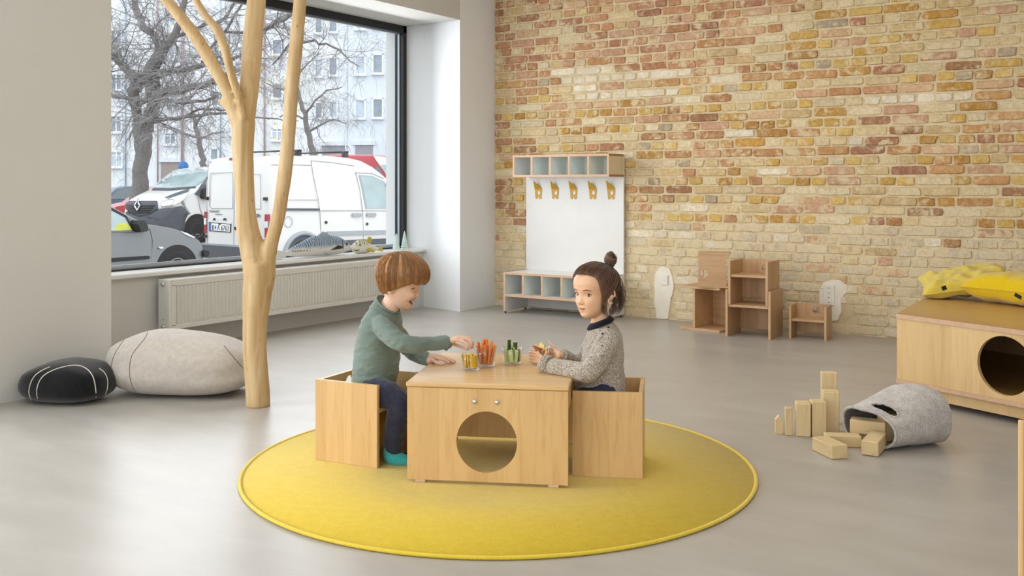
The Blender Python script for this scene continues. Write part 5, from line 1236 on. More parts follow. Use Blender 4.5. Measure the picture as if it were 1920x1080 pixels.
v = PX(743, 471, -5.93); ct = MB().lathe([(.036, 0), (.034, .012), (.022, .075), (.010, .125), (.003, .148), (0, .149)], 24).build('cone_figure', 'mint_ceramic', None, True, (v.x, v.y, SZ)); tag(ct, 'plain mint cone ornament at the end of the sill', 'ornament')
v = PX(758.5, 471, -5.91); pr = []
for k in range(7): z = .022*k; r_ = .040*(1-k/8.2); pr += [(r_, z+.001), (r_*.66, z+.021)]
pr += [(0, .172)]; ct = MB().lathe([(0, 0)]+pr, 8).build('tree_figure', 'mint_ceramic', None, False, (v.x, v.y, SZ)); tag(ct, 'tiered mint fir tree ornament beside the window frame', 'ornament')
# ================================================================== the two children
def _skin(name, base, warm, lip):
    n = NT(name); v = n.coord(); a = n.noise(v, 22, 3); m_ = n.noise(v, 180, 3)
    n.set(color=n.ramp(n.math('ADD', n.math('MULTIPLY', a, .8), n.math('MULTIPLY', m_, .2)), [(.35, lin(base)), (.7, lin(warm))]), rough=.48, spec=.35, sss=.12, ssss=.012, sssr=(1.0, .35, .2))
_skin('skin_fair', '#e9c4aa', '#dfb194', ''); _skin('skin_warm', '#e2b999', '#d7a884', '')
plain('lips_fair', '#c47a6c', .4, .06, 40); plain('lips_warm', '#c47f70', .4, .06, 40); plain('mouth_dark', '#4a1a18', .5, .1); plain('teeth', '#f1ece0', .25, .02)
plain('eye_white', '#ddd5cd', .15, .02, spec=.6); plain('iris_brown', '#2b1a12', .08, .15, spec=.8); plain('lash_dark', '#2a1b14', .7, .1); plain('brow_brown', '#6b4a33', .8, .1, 60); plain('brow_dark', '#6f5040', .8, .1, 60); plain('cheek', '#d7957c', .5, .05)
def _hair(name, d, m_, l):
    n = NT(name); c = n.new('ShaderNodeVertexColor', layer_name='tone').outputs[0]
    n.set(color=n.ramp(c, [(0.0, lin(d)), (.5, lin(m_)), (1.0, lin(l))]), rough=.38, spec=.45, sheen=.15)
_hair('hair_chestnut', '#6b4424', '#9f6d3c', '#cfa46e'); _hair('hair_dark', '#2e1c13', '#5b3c29', '#9a7450')
def _jersey():
    n = NT('sage_jersey'); v = n.coord(); a = n.noise(v, 5, 3); b_ = n.noise(v, 500, 2)
    n.set(color=n.ramp(a, [(.3, lin('#6d7b73')), (.7, lin('#7b8a81'))]), rough=.9, spec=.15, sheen=.25); n.bump(n.math('ADD', n.math('MULTIPLY', n.noise(n.new('ShaderNodeMapping', {'Vector': v, 'Scale': (1, 1, 2)}).outputs[0], 26, 4, .6, .8), .8), n.math('MULTIPLY', b_, .2)), .28, .006)
_jersey()
def _knit():
    n = NT('speckled_knit'); v = n.coord(); a = n.noise(v, 330, 2, .5); b_ = n.noise(v, 150, 3, .7); f = n.math('ADD', n.math('MULTIPLY', a, .65), n.math('MULTIPLY', b_, .35))
    n.set(color=n.ramp(f, [(.36, lin('#4d443c')), (.45, lin('#8c8175')), (.53, lin('#bdb3a6')), (.68, lin('#d9d1c5'))]), rough=.95, spec=.1, sheen=.3); n.bump(f, .7, .004)
_knit()
fabric('navy_cotton', '#292c3d', '#3a3d52', 160, bump=.2); fabric('teal_sock', '#2f9aa0', '#46b3b6', 200); fabric('navy_trim', '#15161d', '#22232c', 200, bump=.12, sheen=.1)

def ball_limb(b, pts, rad, seg=14, flat=1.0, up=None):
    """tapering limb with rounded ends"""
    pts = [Vector(p) for p in pts]; d0 = (pts[0]-pts[1]).normalized(); d1 = (pts[-1]-pts[-2]).normalized(); P0 = []; R0_ = []
    for a in (80, 55, 28): P0.append(pts[0]+d0*rad[0]*math.sin(math.radians(a))); R0_.append(rad[0]*math.cos(math.radians(a)))
    P1 = []; R1_ = []
    for a in (28, 55, 80): P1.append(pts[-1]+d1*rad[-1]*math.sin(math.radians(a))); R1_.append(rad[-1]*math.cos(math.radians(a)))
    b.tube(P0+pts+P1, R0_+list(rad)+R1_, seg, True, None, flat, up)
def smooth_path(pts, k=4):
    pts = [Vector(p) for p in pts]; out = []
    for i in range(len(pts)-1):
        a, b_, c, d = pts[max(i-1, 0)], pts[i], pts[i+1], pts[min(i+2, len(pts)-1)]
        for j in range(k):
            t = j/k; out.append(.5*((2*b_)+(-a+c)*t+(2*a-5*b_+4*c-d)*t*t+(-a+3*b_-3*c+d)*t**3))
    return out+[pts[-1]]
def limb(b, joints, seg=16, k=4):
    """joints: (point, radius)"""
    pp = smooth_path([j[0] for j in joints], k); rr_ = []
    for i in range(len(joints)-1):
        for j in range(k): t = j/k; rr_.append(joints[i][1]+(joints[i+1][1]-joints[i][1])*t)
    ball_limb(b, pp, rr_+[joints[-1][1]], seg)
def rings(b, rows, d, l, seg=28, e=2.3):
    """torso: rows of (centre, half depth, half width, up)"""
    vs = []; fs = []; n = len(rows)
    for row in rows:
        c, hx, hy = row[:3]; tl = row[3] if len(row) > 3 else 0.0
        for i in range(seg):
            a = 2*math.pi*i/seg; x = math.copysign(abs(math.cos(a))**(2/e), math.cos(a))*hx; y = math.copysign(abs(math.sin(a))**(2/e), math.sin(a))*hy; vs.append(Vector(c)+d*x+l*y-Vector((0, 0, 1))*tl*x/hx)
    for j in range(n-1):
        for i in range(seg): fs.append((j*seg+i, j*seg+(i+1) % seg, (j+1)*seg+(i+1) % seg, (j+1)*seg+i))
    fs.append(tuple(range(seg))[::-1]); fs.append(tuple((n-1)*seg+i for i in range(seg))); b.add(vs, fs)

class Head:
    T = [0, .03, .08, .16, .24, .33, .42, .50, .58, .68, .78, .87, .94, .98, 1.0]
    XF = [.046, .058, .066, .068, .070, .0715, .073, .0755, .081, .0845, .080, .066, .046, .026, 0]
    XB = [.010, -.004, -.018, -.034, -.046, -.060, -.074, -.086, -.093, -.095, -.089, -.073, -.050, -.029, 0]
    WW = [.013, .025, .036, .0485, .0565, .0625, .0660, .068, .0705, .0725, .0705, .060, .0435, .026, 0]
    def __init__(s, origin, f, pitch, roll=0.0, H=.2, k=1.0, smile=0.0, open_=0.0):
        f = Vector((f[0], f[1], 0)).normalized(); l = Vector((0, 0, 1)).cross(f); p = math.radians(pitch)
        s.f = f*math.cos(p)-Vector((0, 0, 1))*math.sin(p); s.u = f*math.sin(p)+Vector((0, 0, 1))*math.cos(p); s.l = l
        if roll: R = Matrix.Rotation(math.radians(roll), 3, s.f); s.u = R @ s.u; s.l = R @ s.l
        s.o = Vector(origin); s.H = H; s.k = k; s.smile = smile; s.open = open_; s.nose = 1.0
    def w(s, x, y, z): return s.o+s.f*x*s.k+s.l*y*s.k+s.u*z*s.k
    def shape(s, b):
        nv, nu = 130, 150; T = np.array(s.T); tt = np.concatenate([np.linspace(0, .9, 100), 1-(np.linspace(1, 0, 31)[1:]*math.sqrt(.1))**2])
        def itp(v):
            v = np.array(v); fine = np.interp(np.linspace(0, 1, 400), T, v); ker = np.exp(-np.linspace(-2, 2, 25)**2); ker /= ker.sum(); sm = np.convolve(np.pad(fine, 12, 'edge'), ker, 'valid'); x = np.linspace(0, 1, 400)
            sm = np.where(x > .93, fine*((x-.93)/.07)+sm*(1-(x-.93)/.07), sm); return np.interp(tt, x, sm)
        xf, xb, ww = itp(s.XF), itp(s.XB), itp(s.WW)
        vs = []; fs = []; H = s.H
        G_ = lambda y, z, y0, z0, sy, sz: math.exp(-((y-y0)/sy)**2-((z-z0)/sz)**2)
        for j, t in enumerate(tt):
            z = (t-.5)*H; xc = -.008 if t > .3 else -.008+(.3-t)*.07
            for i in range(nu):
                a = 2*math.pi*i/nu; c, sn = math.cos(a), math.sin(a); e = 2.35
                x = xc+(math.copysign(abs(c)**(2/e), c)*((xf[j]-xc) if c > 0 else (xc-xb[j]))); y = math.copysign(abs(sn)**(2/2.15), sn)*ww[j]
                if c > 0:
                    ay = abs(y); m_ = min(1, c*2.2); o_ = s.open; d = 0
                    d += s.nose*(.0130*G_(y, z, 0, -.031, .0085, .0095)+.0045*G_(y, z, 0, -.019, .0065, .014)+.0014*G_(y, z, 0, -.004, .006, .012))
                    d += .0055*G_(ay, z, .0095, -.034, .0055, .0065)-.002*G_(ay, z, .005, -.042, .004, .003)
                    d -= .0085*G_(ay, z, .0285, -.004, .0140, .0105); d += .0025*G_(ay, z, .028, .016, .02, .008)
                    d += (.0070+.005*s.smile)*G_(ay, z, .034, -.036+.004*s.smile, .019, .018)
                    d += .0040*G_(y, z, 0, -.0535, .012, .0048)+.0036*G_(y, z, 0, -.066-.010*o_, .0115, .0055)-.0022*G_(y, z, 0, -.0595, .018, .0022)
                    d -= .0028*G_(y, z, 0, -.0745-.01*o_, .015, .005)+.0015*G_(y, z, 0, -.046, .004, .006); d += .0055*G_(y, z, 0, -.088-.004*o_, .016, .011)
                    d -= .016*o_*G_(y, z, 0, -.061, .017+.006*s.smile, .0075)
                    x += d*m_
                vs.append(s.w(x, y, z))
        n = len(tt)
        for j in range(n-1):
            for i in range(nu): fs.append((j*nu+i, j*nu+(i+1) % nu, (j+1)*nu+(i+1) % nu, (j+1)*nu+i))
        fs.append(tuple(range(nu))[::-1]); fs.append(tuple((n-1)*nu+i for i in range(nu))); b.add(vs, fs)
        for sg in (1, -1):                                           # ears
            ring = [s.w(-.015+.0145*math.cos(a)-.003*math.sin(a), sg*(.0765-.005*math.cos(a)), -.014+.0265*math.sin(a)) for a in np.linspace(-2.0, 3.3, 18)]
            b.tube(ring, list(np.interp(np.linspace(0, 1, 18), [0, .3, .8, 1], [.0048, .0042, .0046, .0038])), 8); ball_limb(b, [s.w(-.010, sg*.060, -.014), s.w(-.014, sg*.0715, -.016)], [.016, .0135], 12); ball_limb(b, [s.w(-.006, sg*.064, -.036), s.w(-.009, sg*.0755, -.040)], [.0065, .0062], 8)

class Person:
    def __init__(s, base, label):
        s.base = Vector(base); s.label = label
    def rel(s, mb): mb.v = [(v[0]-s.base.x, v[1]-s.base.y, v[2]-s.base.z) for v in mb.v]; return mb
    def body(s, mb, skin, voxel=.0024, disp=None):
        s.o = remeshed('person', s.rel(mb), voxel, skin, None, 2, .5, disp); s.o.location = cw(s.base.x, s.base.y, s.base.z); s.o.rotation_euler = (0, 0, CAM_ROT)
        s.bv = BVHTree.FromPolygons([v.co.copy() for v in s.o.data.vertices], [tuple(p.vertices) for p in s.o.data.polygons])
        tag(s.o, s.label, 'person'); return s.o
    def part(s, nm, mb, m, smooth=True, par=None): return s.rel(mb).build(nm, m, par or s.o, smooth)
    def cloth(s, nm, mb, m, voxel, disp=None, sm=3): return remeshed(nm, s.rel(mb), voxel, m, s.o, sm, .5, disp)
    def face(s, hd, y, z, lift=0.0, far=.2):
        o = hd.w(far, y, z)-s.base; h = s.bv.ray_cast(o, -hd.f)
        if h[0] is None: return hd.w(.07, y, z)
        return h[0]+s.base+hd.f*lift
    def face_tube(s, hd, yz, rad, m, nm, lift=0.0, seg=8, par=None):
        pp = smooth_path([s.face(hd, y, z, lift) for y, z in yz], 5); rr_ = np.interp(np.linspace(0, 1, len(pp)), np.linspace(0, 1, len(rad)), rad)
        b = MB(); b.tube(pp, list(rr_), seg); return s.part(nm, b, m, True, par)
    def eyes(s, hd, dy=.0305, z=-.0045, ry=.0122, rz=.0080, look=(0, 0), lids=True, closed=0.0, brow='brow_dark', sides=(1, -1)):
        for sg in sides:
            h = s.face(hd, sg*dy, z); c = h-hd.f*.0046*hd.k
            def ell(rx_, ry_, rz_, cc, seg=20, rings_=12):
                vs = []; fs = []
                for j in range(rings_+1):
                    la = -HP+math.pi*j/rings_
                    for i in range(seg):
                        lo = 2*math.pi*i/seg; vs.append(cc+hd.f*rx_*math.cos(la)*math.cos(lo)+hd.l*ry_*math.cos(la)*math.sin(lo)+hd.u*rz_*math.sin(la))
                for j in range(rings_):
                    for i in range(seg): fs.append((j*seg+i, j*seg+(i+1) % seg, (j+1)*seg+(i+1) % seg, (j+1)*seg+i))
                return MB().add(vs, fs)
            k = hd.k
            e = s.part('eye', ell(.0085*k, ry*k, rz*k*(1-closed), c), 'eye_white')
            gz = (hd.f+hd.l*look[0]+hd.u*look[1]).normalized(); g1_ = gz.cross(hd.u).normalized(); g2_ = g1_.cross(gz); vs = []; fs = []; NS = 24
            def on_eye(q):
                a_, b_, c_ = q.dot(hd.f), q.dot(hd.l), q.dot(hd.u); m__ = 1/math.sqrt((a_/(.0085*k))**2+(b_/(ry*k))**2+(c_/(rz*k*(1-closed)))**2); return c+q*m__*1.02+hd.f*.0003
            for rr_ in (.0, .25, .5, .75, 1.0):
                for i in range(NS):
                    a = 2*math.pi*i/NS; q = (gz*.0095+g1_*.0076*rr_*math.cos(a)+g2_*.0076*rr_*math.sin(a)).normalized(); vs.append(on_eye(q))
            for j in range(4):
                for i in range(NS): fs.append((j*NS+i, j*NS+(i+1) % NS, (j+1)*NS+(i+1) % NS, (j+1)*NS+i))
            s.part('iris', MB().add(vs, fs), 'iris_brown', True, e)
            up = []; lo_ = []
            for a in np.linspace(0, math.pi, 12):
                q = c+hd.l*math.cos(a)*ry*1.08*k+hd.u*(math.sin(a)*rz*(1-closed)*.96*k)+hd.f*(.0012+.0058*math.sin(a)**.7)*k; up.append(q)
                q2 = c+hd.l*math.cos(a)*ry*1.05*k-hd.u*(math.sin(a)*rz*(1-closed)*.98*k)+hd.f*(.0012+.0052*math.sin(a)**.7)*k; lo_.append(q2)
            s.part('upper_lashes', MB().tube(up, list(np.interp(np.linspace(0, 1, 12), [0, .5, 1], [.0007, .0017*k, .0012])), 6), 'lash_dark', True)
            s.part('lower_lid', MB().tube(lo_, [.0006*k]*12, 6), s.o.data.materials[0].name, True)
            s.part('upper_lid', MB().tube([p+hd.u*.0026*k-hd.f*.0010*k for p in up], list(np.interp(np.linspace(0, 1, 12), [0, .5, 1], [.0008, .0024*k, .0008])), 8), s.o.data.materials[0].name, True)
            s.face_tube(hd, [(sg*(dy-.014), z+.0180), (sg*(dy-.004), z+.0212), (sg*(dy+.008), z+.0212), (sg*(dy+.018), z+.0170)], [.0012, .0025, .0024, .0008], brow, 'eyebrow', -.0006, 6)

def strands(rel_base, paths, cols, name, m, par, seg=3):
    b = MB(); tone = []
    for (pts, rad), c in zip(paths, cols):
        n0 = len(b.v); b.tube([p-rel_base for p in pts], rad, seg, False); tone += [c]*(len(b.v)-n0)
    me = b.mesh(name, True, False); at_ = me.color_attributes.new('tone', 'FLOAT_COLOR', 'POINT'); t = np.repeat(np.array(tone, np.float32)[:, None], 4, 1); t[:, 3] = 1; at_.data.foreach_set('color', t.reshape(-1))
    return link(name, me, par, m)
def tone_mesh(o, tone):
    at_ = o.data.color_attributes.new('tone', 'FLOAT_COLOR', 'POINT'); t = np.repeat(np.array(tone, np.float32)[:, None], 4, 1); t[:, 3] = 1; at_.data.foreach_set('color', t.reshape(-1))

def table_clear(base, lo=TABZ+.0012):
    """keeps sleeves and hands on top of the table and the arms clear of its edge"""
    ex_ = np.array((.9903, -.1389)); ey_ = np.array((.1389, .9903)); o_ = np.array((-.4014, 3.799))
    def f(co):
        xy = co[:, :2]+np.array((base[0], base[1]))-o_; a = xy @ ex_; c = xy @ ey_
        ins = (a > -.003) & (a < TW+.003) & (c > -.003) & (c < TD+.003) & (co[:, 2]+base[2] > TABZ-.05)
        z = co[:, 2]+base[2]; co[:, 2] = np.where(ins & (z < lo), lo, z)-base[2]; return co
    return f
def folds(amp, sc, base, seed=0, post=None, stretch=(1, 1, 1), fine=.0):
    def f(co, nr):
        for i in range(len(co)):
            p = co[i]; q = Vector((p[0]*sc*stretch[0]+seed, p[1]*sc*stretch[1], p[2]*sc*stretch[2]))
            v = mnoise.noise(q)*.6+(.5-abs(mnoise.noise(q*1.7+Vector((5, 2, 8)))))*.9-.25
            if fine: v += fine*mnoise.noise(q*5)
            co[i] = p+nr[i]*amp*v
        return post(co) if post else co
    return f

# ------------------------------------------------------------------ the boy
BB = (-.60, 4.16, RT)
boy = Person(BB, 'laughing child with chestnut bowl haircut and sage green top, reaching for the carrot sticks')
hb_ = Head(C3(752.5, 528.5, 4.15), (math.cos(.20), -math.sin(.20)), 17, 0, .205, 1.05, 1.0, 1.0)
d_ = Vector((.903, -.43, 0)); l_ = Vector((.43, .903, 0))
b = MB(); hb_.shape(b)
limb(b, [(hb_.w(-.022, 0, -.045), .040), (C3(737, 560, 4.155), .037), (C3(728, 580, 4.16), .042)])
rings(b, [(C3(x, y, 4.165), hx, hy) for x, y, hx, hy in ((702, 738, .056, .075), (705, 690, .064, .08), (709, 640, .062, .08), (718, 604, .045, .07), (727, 586, .034, .04))], d_, l_)
limb(b, [(C3(709, 606, 4.08), .024), (C3(757, 645, 3.99), .021), (C3(838, 641, 4.07), .0185), (C3(846, 640, 4.075), .018)])
limb(b, [(C3(722, 604, 4.25), .024), (C3(767, 655, 4.32), .021), (C3(802, 674, 4.215), .0185), (C3(808, 674, 4.21), .0175)])
for y0 in (4.09, 4.215):                                             # legs under the trousers
    limb(b, [(C3(704, 740, y0), .036), (C3(747, 757, y0-.05), .030), (C3(741, 800, y0-.03), .026), (C3(737, 850, y0-.03), .022)])
def finger(b, pts, r0, r1):
    pp = smooth_path([C3(*p) for p in pts], 4); ball_limb(b, pp, list(np.linspace(r0, r1, len(pp))), 10)
Y = 4.075
for q in ((856, 636, Y-.020), (860, 634, Y-.007), (862, 633, Y+.007), (861, 634, Y+.020)): limb(b, [(C3(841, 640, Y+(q[2]-Y)*.5), .0150), (C3(*q), .0095)], 12, 2)
finger(b, [(855, 637, Y-.021), (868, 640, Y-.024), (876, 646, Y-.023), (875, 654, Y-.018)], .0072, .0054)
finger(b, [(859, 634, Y-.008), (874, 636, Y-.010), (883, 643, Y-.010), (882, 652, Y-.006)], .0075, .0056)
finger(b, [(861, 632.5, Y+.006), (877, 633.5, Y+.005), (886, 641, Y+.004), (886, 650, Y+.006)], .0075, .0056)
finger(b, [(861, 633.5, Y+.019), (876, 636, Y+.020), (884, 644, Y+.018), (884, 652, Y+.014)], .0072, .0054)
finger(b, [(845, 643, Y+.022), (858, 648, Y+.030), (869, 652, Y+.026), (877, 655, Y+.018)], .0085, .0058)
def C4(px, Y_, z): return Vector(((px-CX)/FOC*Y_, Y_, z))
def fing4(b, pts, r0, r1):
    pp = smooth_path([C4(*p) for p in pts], 4); ball_limb(b, pp, list(np.linspace(r0, r1, len(pp))), 10)
for i in range(4): limb(b, [(C4(809, 4.205, .420), .0150), (C4(823+i*.8, 4.175+.017*i, .414), .0085)], 12, 2)
for i, ln in enumerate((15, 22, 24, 20)):
    Yi = 4.172+.0175*i; fing4(b, [(822+i*.8, Yi, .415), (822+ln*.55, Yi-.002, .4125), (824+ln*.9, Yi-.004, .406), (825+ln*1.15, Yi-.006, .3995)], .0072, .0056)
fing4(b, [(810, 4.17, .412), (818, 4.150, .405), (826, 4.142, .4005), (832, 4.142, .3995)], .0082, .006)
boy.body(b, 'skin_fair', .0024, lambda co, nr: table_clear(BB)(co))
# face
boy.eyes(hb_, .0285, -.0045, .0118, .0070, (0, -.35), True, .72, 'brow_brown')
mb_ = MB(); vs = []; nY, nZ = 17, 7
for j in range(nZ):
    for i in range(nY):
        y = -.0235+.047*i/(nY-1); cz = 1-(abs(y)/.0235)**2; up_ = -.0555+.0045*(abs(y)/.0235)**2+.003*(abs(y)/.0235); lo_ = -.0555+.0072*(abs(y)/.0235)-.0165*cz
        z = lo_+(up_-lo_)*j/(nZ-1); vs.append(boy.face(hb_, y, z, .0007))
mb_.add(vs, [(j*nY+i, j*nY+i+1, (j+1)*nY+i+1, (j+1)*nY+i) for j in range(nZ-1) for i in range(nY-1)]); boy.part('mouth', mb_, 'mouth_dark')
tb = MB(); vs = []
for j in range(3):
    for i in range(13):
        y = -.0165+.033*i/12; z = -.0562+.003*(abs(y)/.0235)-.0052*j/2; p = boy.face(hb_, y, -.0555+.003*(abs(y)/.0235), .0004); vs.append(p+hb_.u*(z-(-.0555+.003*(abs(y)/.0235)))-hb_.f*.0012)
tb.add(vs, [(j*13+i, j*13+i+1, (j+1)*13+i+1, (j+1)*13+i) for j in range(2) for i in range(12)]); boy.part('upper_teeth', tb, 'teeth')
boy.face_tube(hb_, [(-.0255, -.0475), (-.013, -.0525), (0, -.0535), (.013, -.0525), (.0255, -.0475)], [.0008, .0026, .0030, .0026, .0008], 'lips_fair', 'upper_lip', .0006)
boy.face_tube(hb_, [(-.0250, -.0485), (-.015, -.0635), (0, -.0725), (.015, -.0635), (.0250, -.0485)], [.0008, .0026, .0034, .0026, .0008], 'lips_fair', 'lower_lip', .0006)

def hair_shell(pers, hd, low, thick, m, seed, crown=(-.03, 0, .1), nu=170, nv=34, groove=.0028, name='hair', ridges=46):
    """cap of hair: LOW(az) gives the lower edge (share of the head's height), THICK(az, s) its thickness"""
    r = random.Random(seed); out = []; inn = []; H = hd.H; tone = []
    cen = hd.w(-.008, 0, .005)-pers.base
    def dirv(x, y, z): return (hd.f*x+hd.l*y+hd.u*z).normalized()
    hb2 = MB(); hd2 = Head(hd.o, (1, 0), 0, 0, hd.H, hd.k); hd2.f, hd2.l, hd2.u = hd.f, hd.l, hd.u; hd2.shape(hb2)
    hb2.v = [(v[0]-pers.base.x, v[1]-pers.base.y, v[2]-pers.base.z) for v in hb2.v]; nver = 130*150
    bvh = BVHTree.FromPolygons([Vector(v) for v in hb2.v[:nver]], [f for f in hb2.f if max(f) < nver])
    pole = dirv(*crown)
    def hit(d):
        h = bvh.ray_cast(cen+d*.4, -d); return (h[0], h[1]) if h[0] is not None else (cen+d*.08, d)
    edge = []
    for i in range(nu):
        az = 2*math.pi*i/nu; t = low(az)+r.gauss(0, .006); z = (t-.5)*H; x = math.cos(az)*.075; y = math.sin(az)*.068; edge.append(dirv(x, y, z))
    def path(i, s_):
        e = edge[i % nu]; ang = pole.angle(e); a = ang*s_; ax_ = pole.cross(e); ax_ = ax_.normalized() if ax_.length > 1e-6 else hd.l
        return Matrix.Rotation(a, 3, ax_) @ pole
    O = np.zeros((nv*2, nu, 3))
    for i in range(nu):
        az = 2*math.pi*i/nu
        for j in range(nv):
            s_ = (j/(nv-1))**.9; d = path(i, s_); p, nrm = hit(d); g = mnoise.noise(Vector((math.cos(az)*ridges*.16, math.sin(az)*ridges*.16, s_*1.2+seed)))+.5*mnoise.noise(Vector((math.cos(az)*ridges*.4, math.sin(az)*ridges*.4, s_*1.6)))
            th = thick(az, s_); off = (nrm*.5+d*.5).normalized()
            O[j, i] = p+off*(th+groove*g*min(1, s_*4)); O[2*nv-1-j, i] = p+off*min(th*.35, .003)
            tone.append((j, i, .48+.26*g))
    o = grid_mesh(name, O, True, False, m, pers.o, True, False, False)
    tn = np.zeros(nv*2*nu)
    for j, i, g in tone: tn[j*nu+i] = np.clip(g, 0, 1); tn[(2*nv-1-j)*nu+i] = .15
    tone_mesh(o, tn)
    return o, path, hit, pole
def low_boy(az):
    a = abs((az+math.pi) % (2*math.pi)-math.pi); return float(np.interp(a, [0, .75, 1.05, 1.35, 1.7, 2.1, 2.6, 3.2], [.565, .56, .50, .40, .28, .13, .04, .03]))
def thick_boy(az, s_):
    a = abs((az+math.pi) % (2*math.pi)-math.pi); return float(np.interp(s_, [0, .3, .7, .92, 1], [.019, .022, .024, .022, .015]))*float(np.interp(a, [0, .6, 1.4, 2.4, 3.2], [.95, 1.0, 1.0, .95, .75]))
hs, path_b, hit_b, _ = hair_shell(boy, hb_, low_boy, thick_boy, 'hair_chestnut', 3, (-.03, .0, .1))
rh = random.Random(9); pp = []; cc = []
for k in range(1700):
    i = rh.randrange(170); az = 2*math.pi*i/170; s0 = rh.uniform(.0, .06) if rh.random() < .6 else rh.uniform(0, .5); s1 = rh.uniform(.8, 1.03) if s0 < .3 else rh.uniform(.92, 1.05); pts = []; ph = rh.uniform(0, 6); off0 = rh.uniform(-.0015, .003); drift = rh.gauss(0, 3.0)
    for q in range(9):
        s_ = s0+(s1-s0)*q/8; d = path_b(int(i+drift*q/8), s_); p, nrm = hit_b(d); off = (nrm*.5+d*.5).normalized()
        pts.append(p+off*(thick_boy(az, min(1, s_))+.0006+off0*.7)+hb_.l*.0008*math.sin(ph+s_*5))
    pp.append((pts, list(.00075*np.array([.5, .9, 1, 1, 1, 1, .9, .7, .25])))); cc.append(min(1, max(0, rh.gauss(.52, .14))))
strands(Vector((0, 0, 0)), pp, cc, 'hair_strands', 'hair_chestnut', boy.o)

# top, trousers, socks
b = MB()
rings(b, [(C3(q[0], q[1], 4.165),)+q[2:] for q in ((700, 733, .082, .098), (702, 715, .088, .104), (705, 690, .089, .105), (708, 655, .087, .106), (712, 625, .082, .108), (716, 603, .072, .104, .012), (722, 586, .058, .080, .026), (727, 572, .044, .052, .033))], d_, l_)
limb(b, [(C3(713, 607, 4.10), .040), (C3(724, 620, 4.045), .043), (C3(757, 644, 3.99), .036), (C3(800, 645, 4.03), .0325), (C3(835, 643, 4.068), .0300)])
limb(b, [(C3(723, 602, 4.26), .046), (C3(765, 652, 4.31), .036), (C3(786, 667, 4.25), .031), (C3(800, 673, 4.22), .0275)])
def boy_top(co, nr):
    co = folds(.0068, 15, BB, 3, None, (.75, .75, 2.0), .08)(co, nr)
    return table_clear(BB)(co)
shirt = boy.cloth('shirt', b, 'sage_jersey', .0042, boy_top)
def ring_part(pers, nm, c, d, l, u, hx, hy, r, m, n=40, dip=0.0, par=None, e=2.0):
    pts = []
    for k in range(n+1):
        a = 2*math.pi*k/n; pts.append(Vector(c)+d*hx*math.cos(a)+l*hy*math.sin(a)-u*dip*math.cos(a))
    return pers.part(nm, MB().tube(pts, r, 8, False), m, True, par)
UZ = Vector((0, 0, 1))
ring_part(boy, 'neckband', C3(727.5, 570.5, 4.163), d_, l_, UZ, .0445, .0525, .0042, 'sage_jersey', dip=.033)
ax_ = (C3(838, 643, 4.072)-C3(815, 644.5, 4.048)).normalized(); s1 = ax_.cross(UZ).normalized(); s2 = s1.cross(ax_)
ring_part(boy, 'cuff', C3(836, 643, 4.07), s1, s2, ax_, .0292, .0292, .0032, 'sage_jersey')
b = MB()
rings(b, [(C3(x, y, 4.165), hx, hy) for x, y, hx, hy in ((702, 752, .070, .092), (701, 735, .080, .097), (701, 720, .078, .094))], d_, l_)
for y0 in (4.085, 4.225): limb(b, [(C3(702, 733, y0), .062), (C3(728, 740, y0-.03), .058), (C3(750, 757, y0-.055), .048), (C3(745, 785, y0-.045), .046), (C3(739, 815, y0-.035), .043), (C3(737, 838, y0-.03), .040)])
def trou(co, nr):
    co = folds(.005, 20, BB, 11, None, (1, 1, 1), .1)(co, nr)
    ex_ = np.array((.9903, -.1389)); xy = co[:, :2]+np.array(BB[:2])-np.array((-.4014, 3.799)); a = xy @ ex_       # knees stop short of the table's side
    push = np.maximum(a+.006, 0); co[:, 0] -= push*ex_[0]; co[:, 1] -= push*ex_[1]; return co
boy.cloth('trousers', b, 'navy_cotton', .0048, trou)
for y0 in (4.055, 4.195):
    b = MB(); limb(b, [(C3(735, 836, y0), .033), (C3(735, 856, y0), .034), (C3(748, 862, y0-.006), .033), (C3(765, 866, y0-.012), .025)])
    def flat_(co, nr): co[:, 2] = np.maximum(co[:, 2], .0008); return co
    boy.cloth('sock', b, 'teal_sock', .004, flat_)

# ------------------------------------------------------------------ the girl
GB = (.37, 4.02, RT)
girl = Person(GB, 'child with dark hair in a high bun, speckled grey sweater, holding the apple tumbler')
fa = math.radians(43.5); hg = Head(C3(1113.5, 547, 3.99), (-math.cos(fa), -math.sin(fa)), 2, 0, .198, 1.03, .05, 0.0)
d_ = Vector((-.987, .156, 0)); l_ = Vector((-.156, -.987, 0))
hg.nose = .88; b = MB(); hg.shape(b)
limb(b, [(hg.w(-.026, 0, -.05), .036), (C3(1124, 590, 4.0), .033), (C3(1126, 612, 4.01), .040)])
rings(b, [(C3(x, y, 4.02), hx, hy) for x, y, hx, hy in ((1130, 745, .06, .075), (1130, 700, .064, .08), (1131, 655, .058, .08), (1130, 628, .042, .07), (1127, 612, .034, .04))], d_, l_)
limb(b, [(C3(1138, 638, 3.96), .024), (C3(1103, 698, 3.87), .021), (C3(1022, 686, 3.985), .0185), (C3(1014, 685, 4.0), .0175)])
limb(b, [(C3(1120, 636, 4.09), .024), (C3(1087, 684, 4.20), .021), (C3(1055, 667, 4.145), .018), (C3(1049, 667, 4.14), .017)])
for y0 in (3.95, 4.09): limb(b, [(C3(1130, 742, y0), .036), (C3(1102, 752, y0), .03), (C3(1100, 800, y0), .026), (C3(1098, 850, y0), .022)])
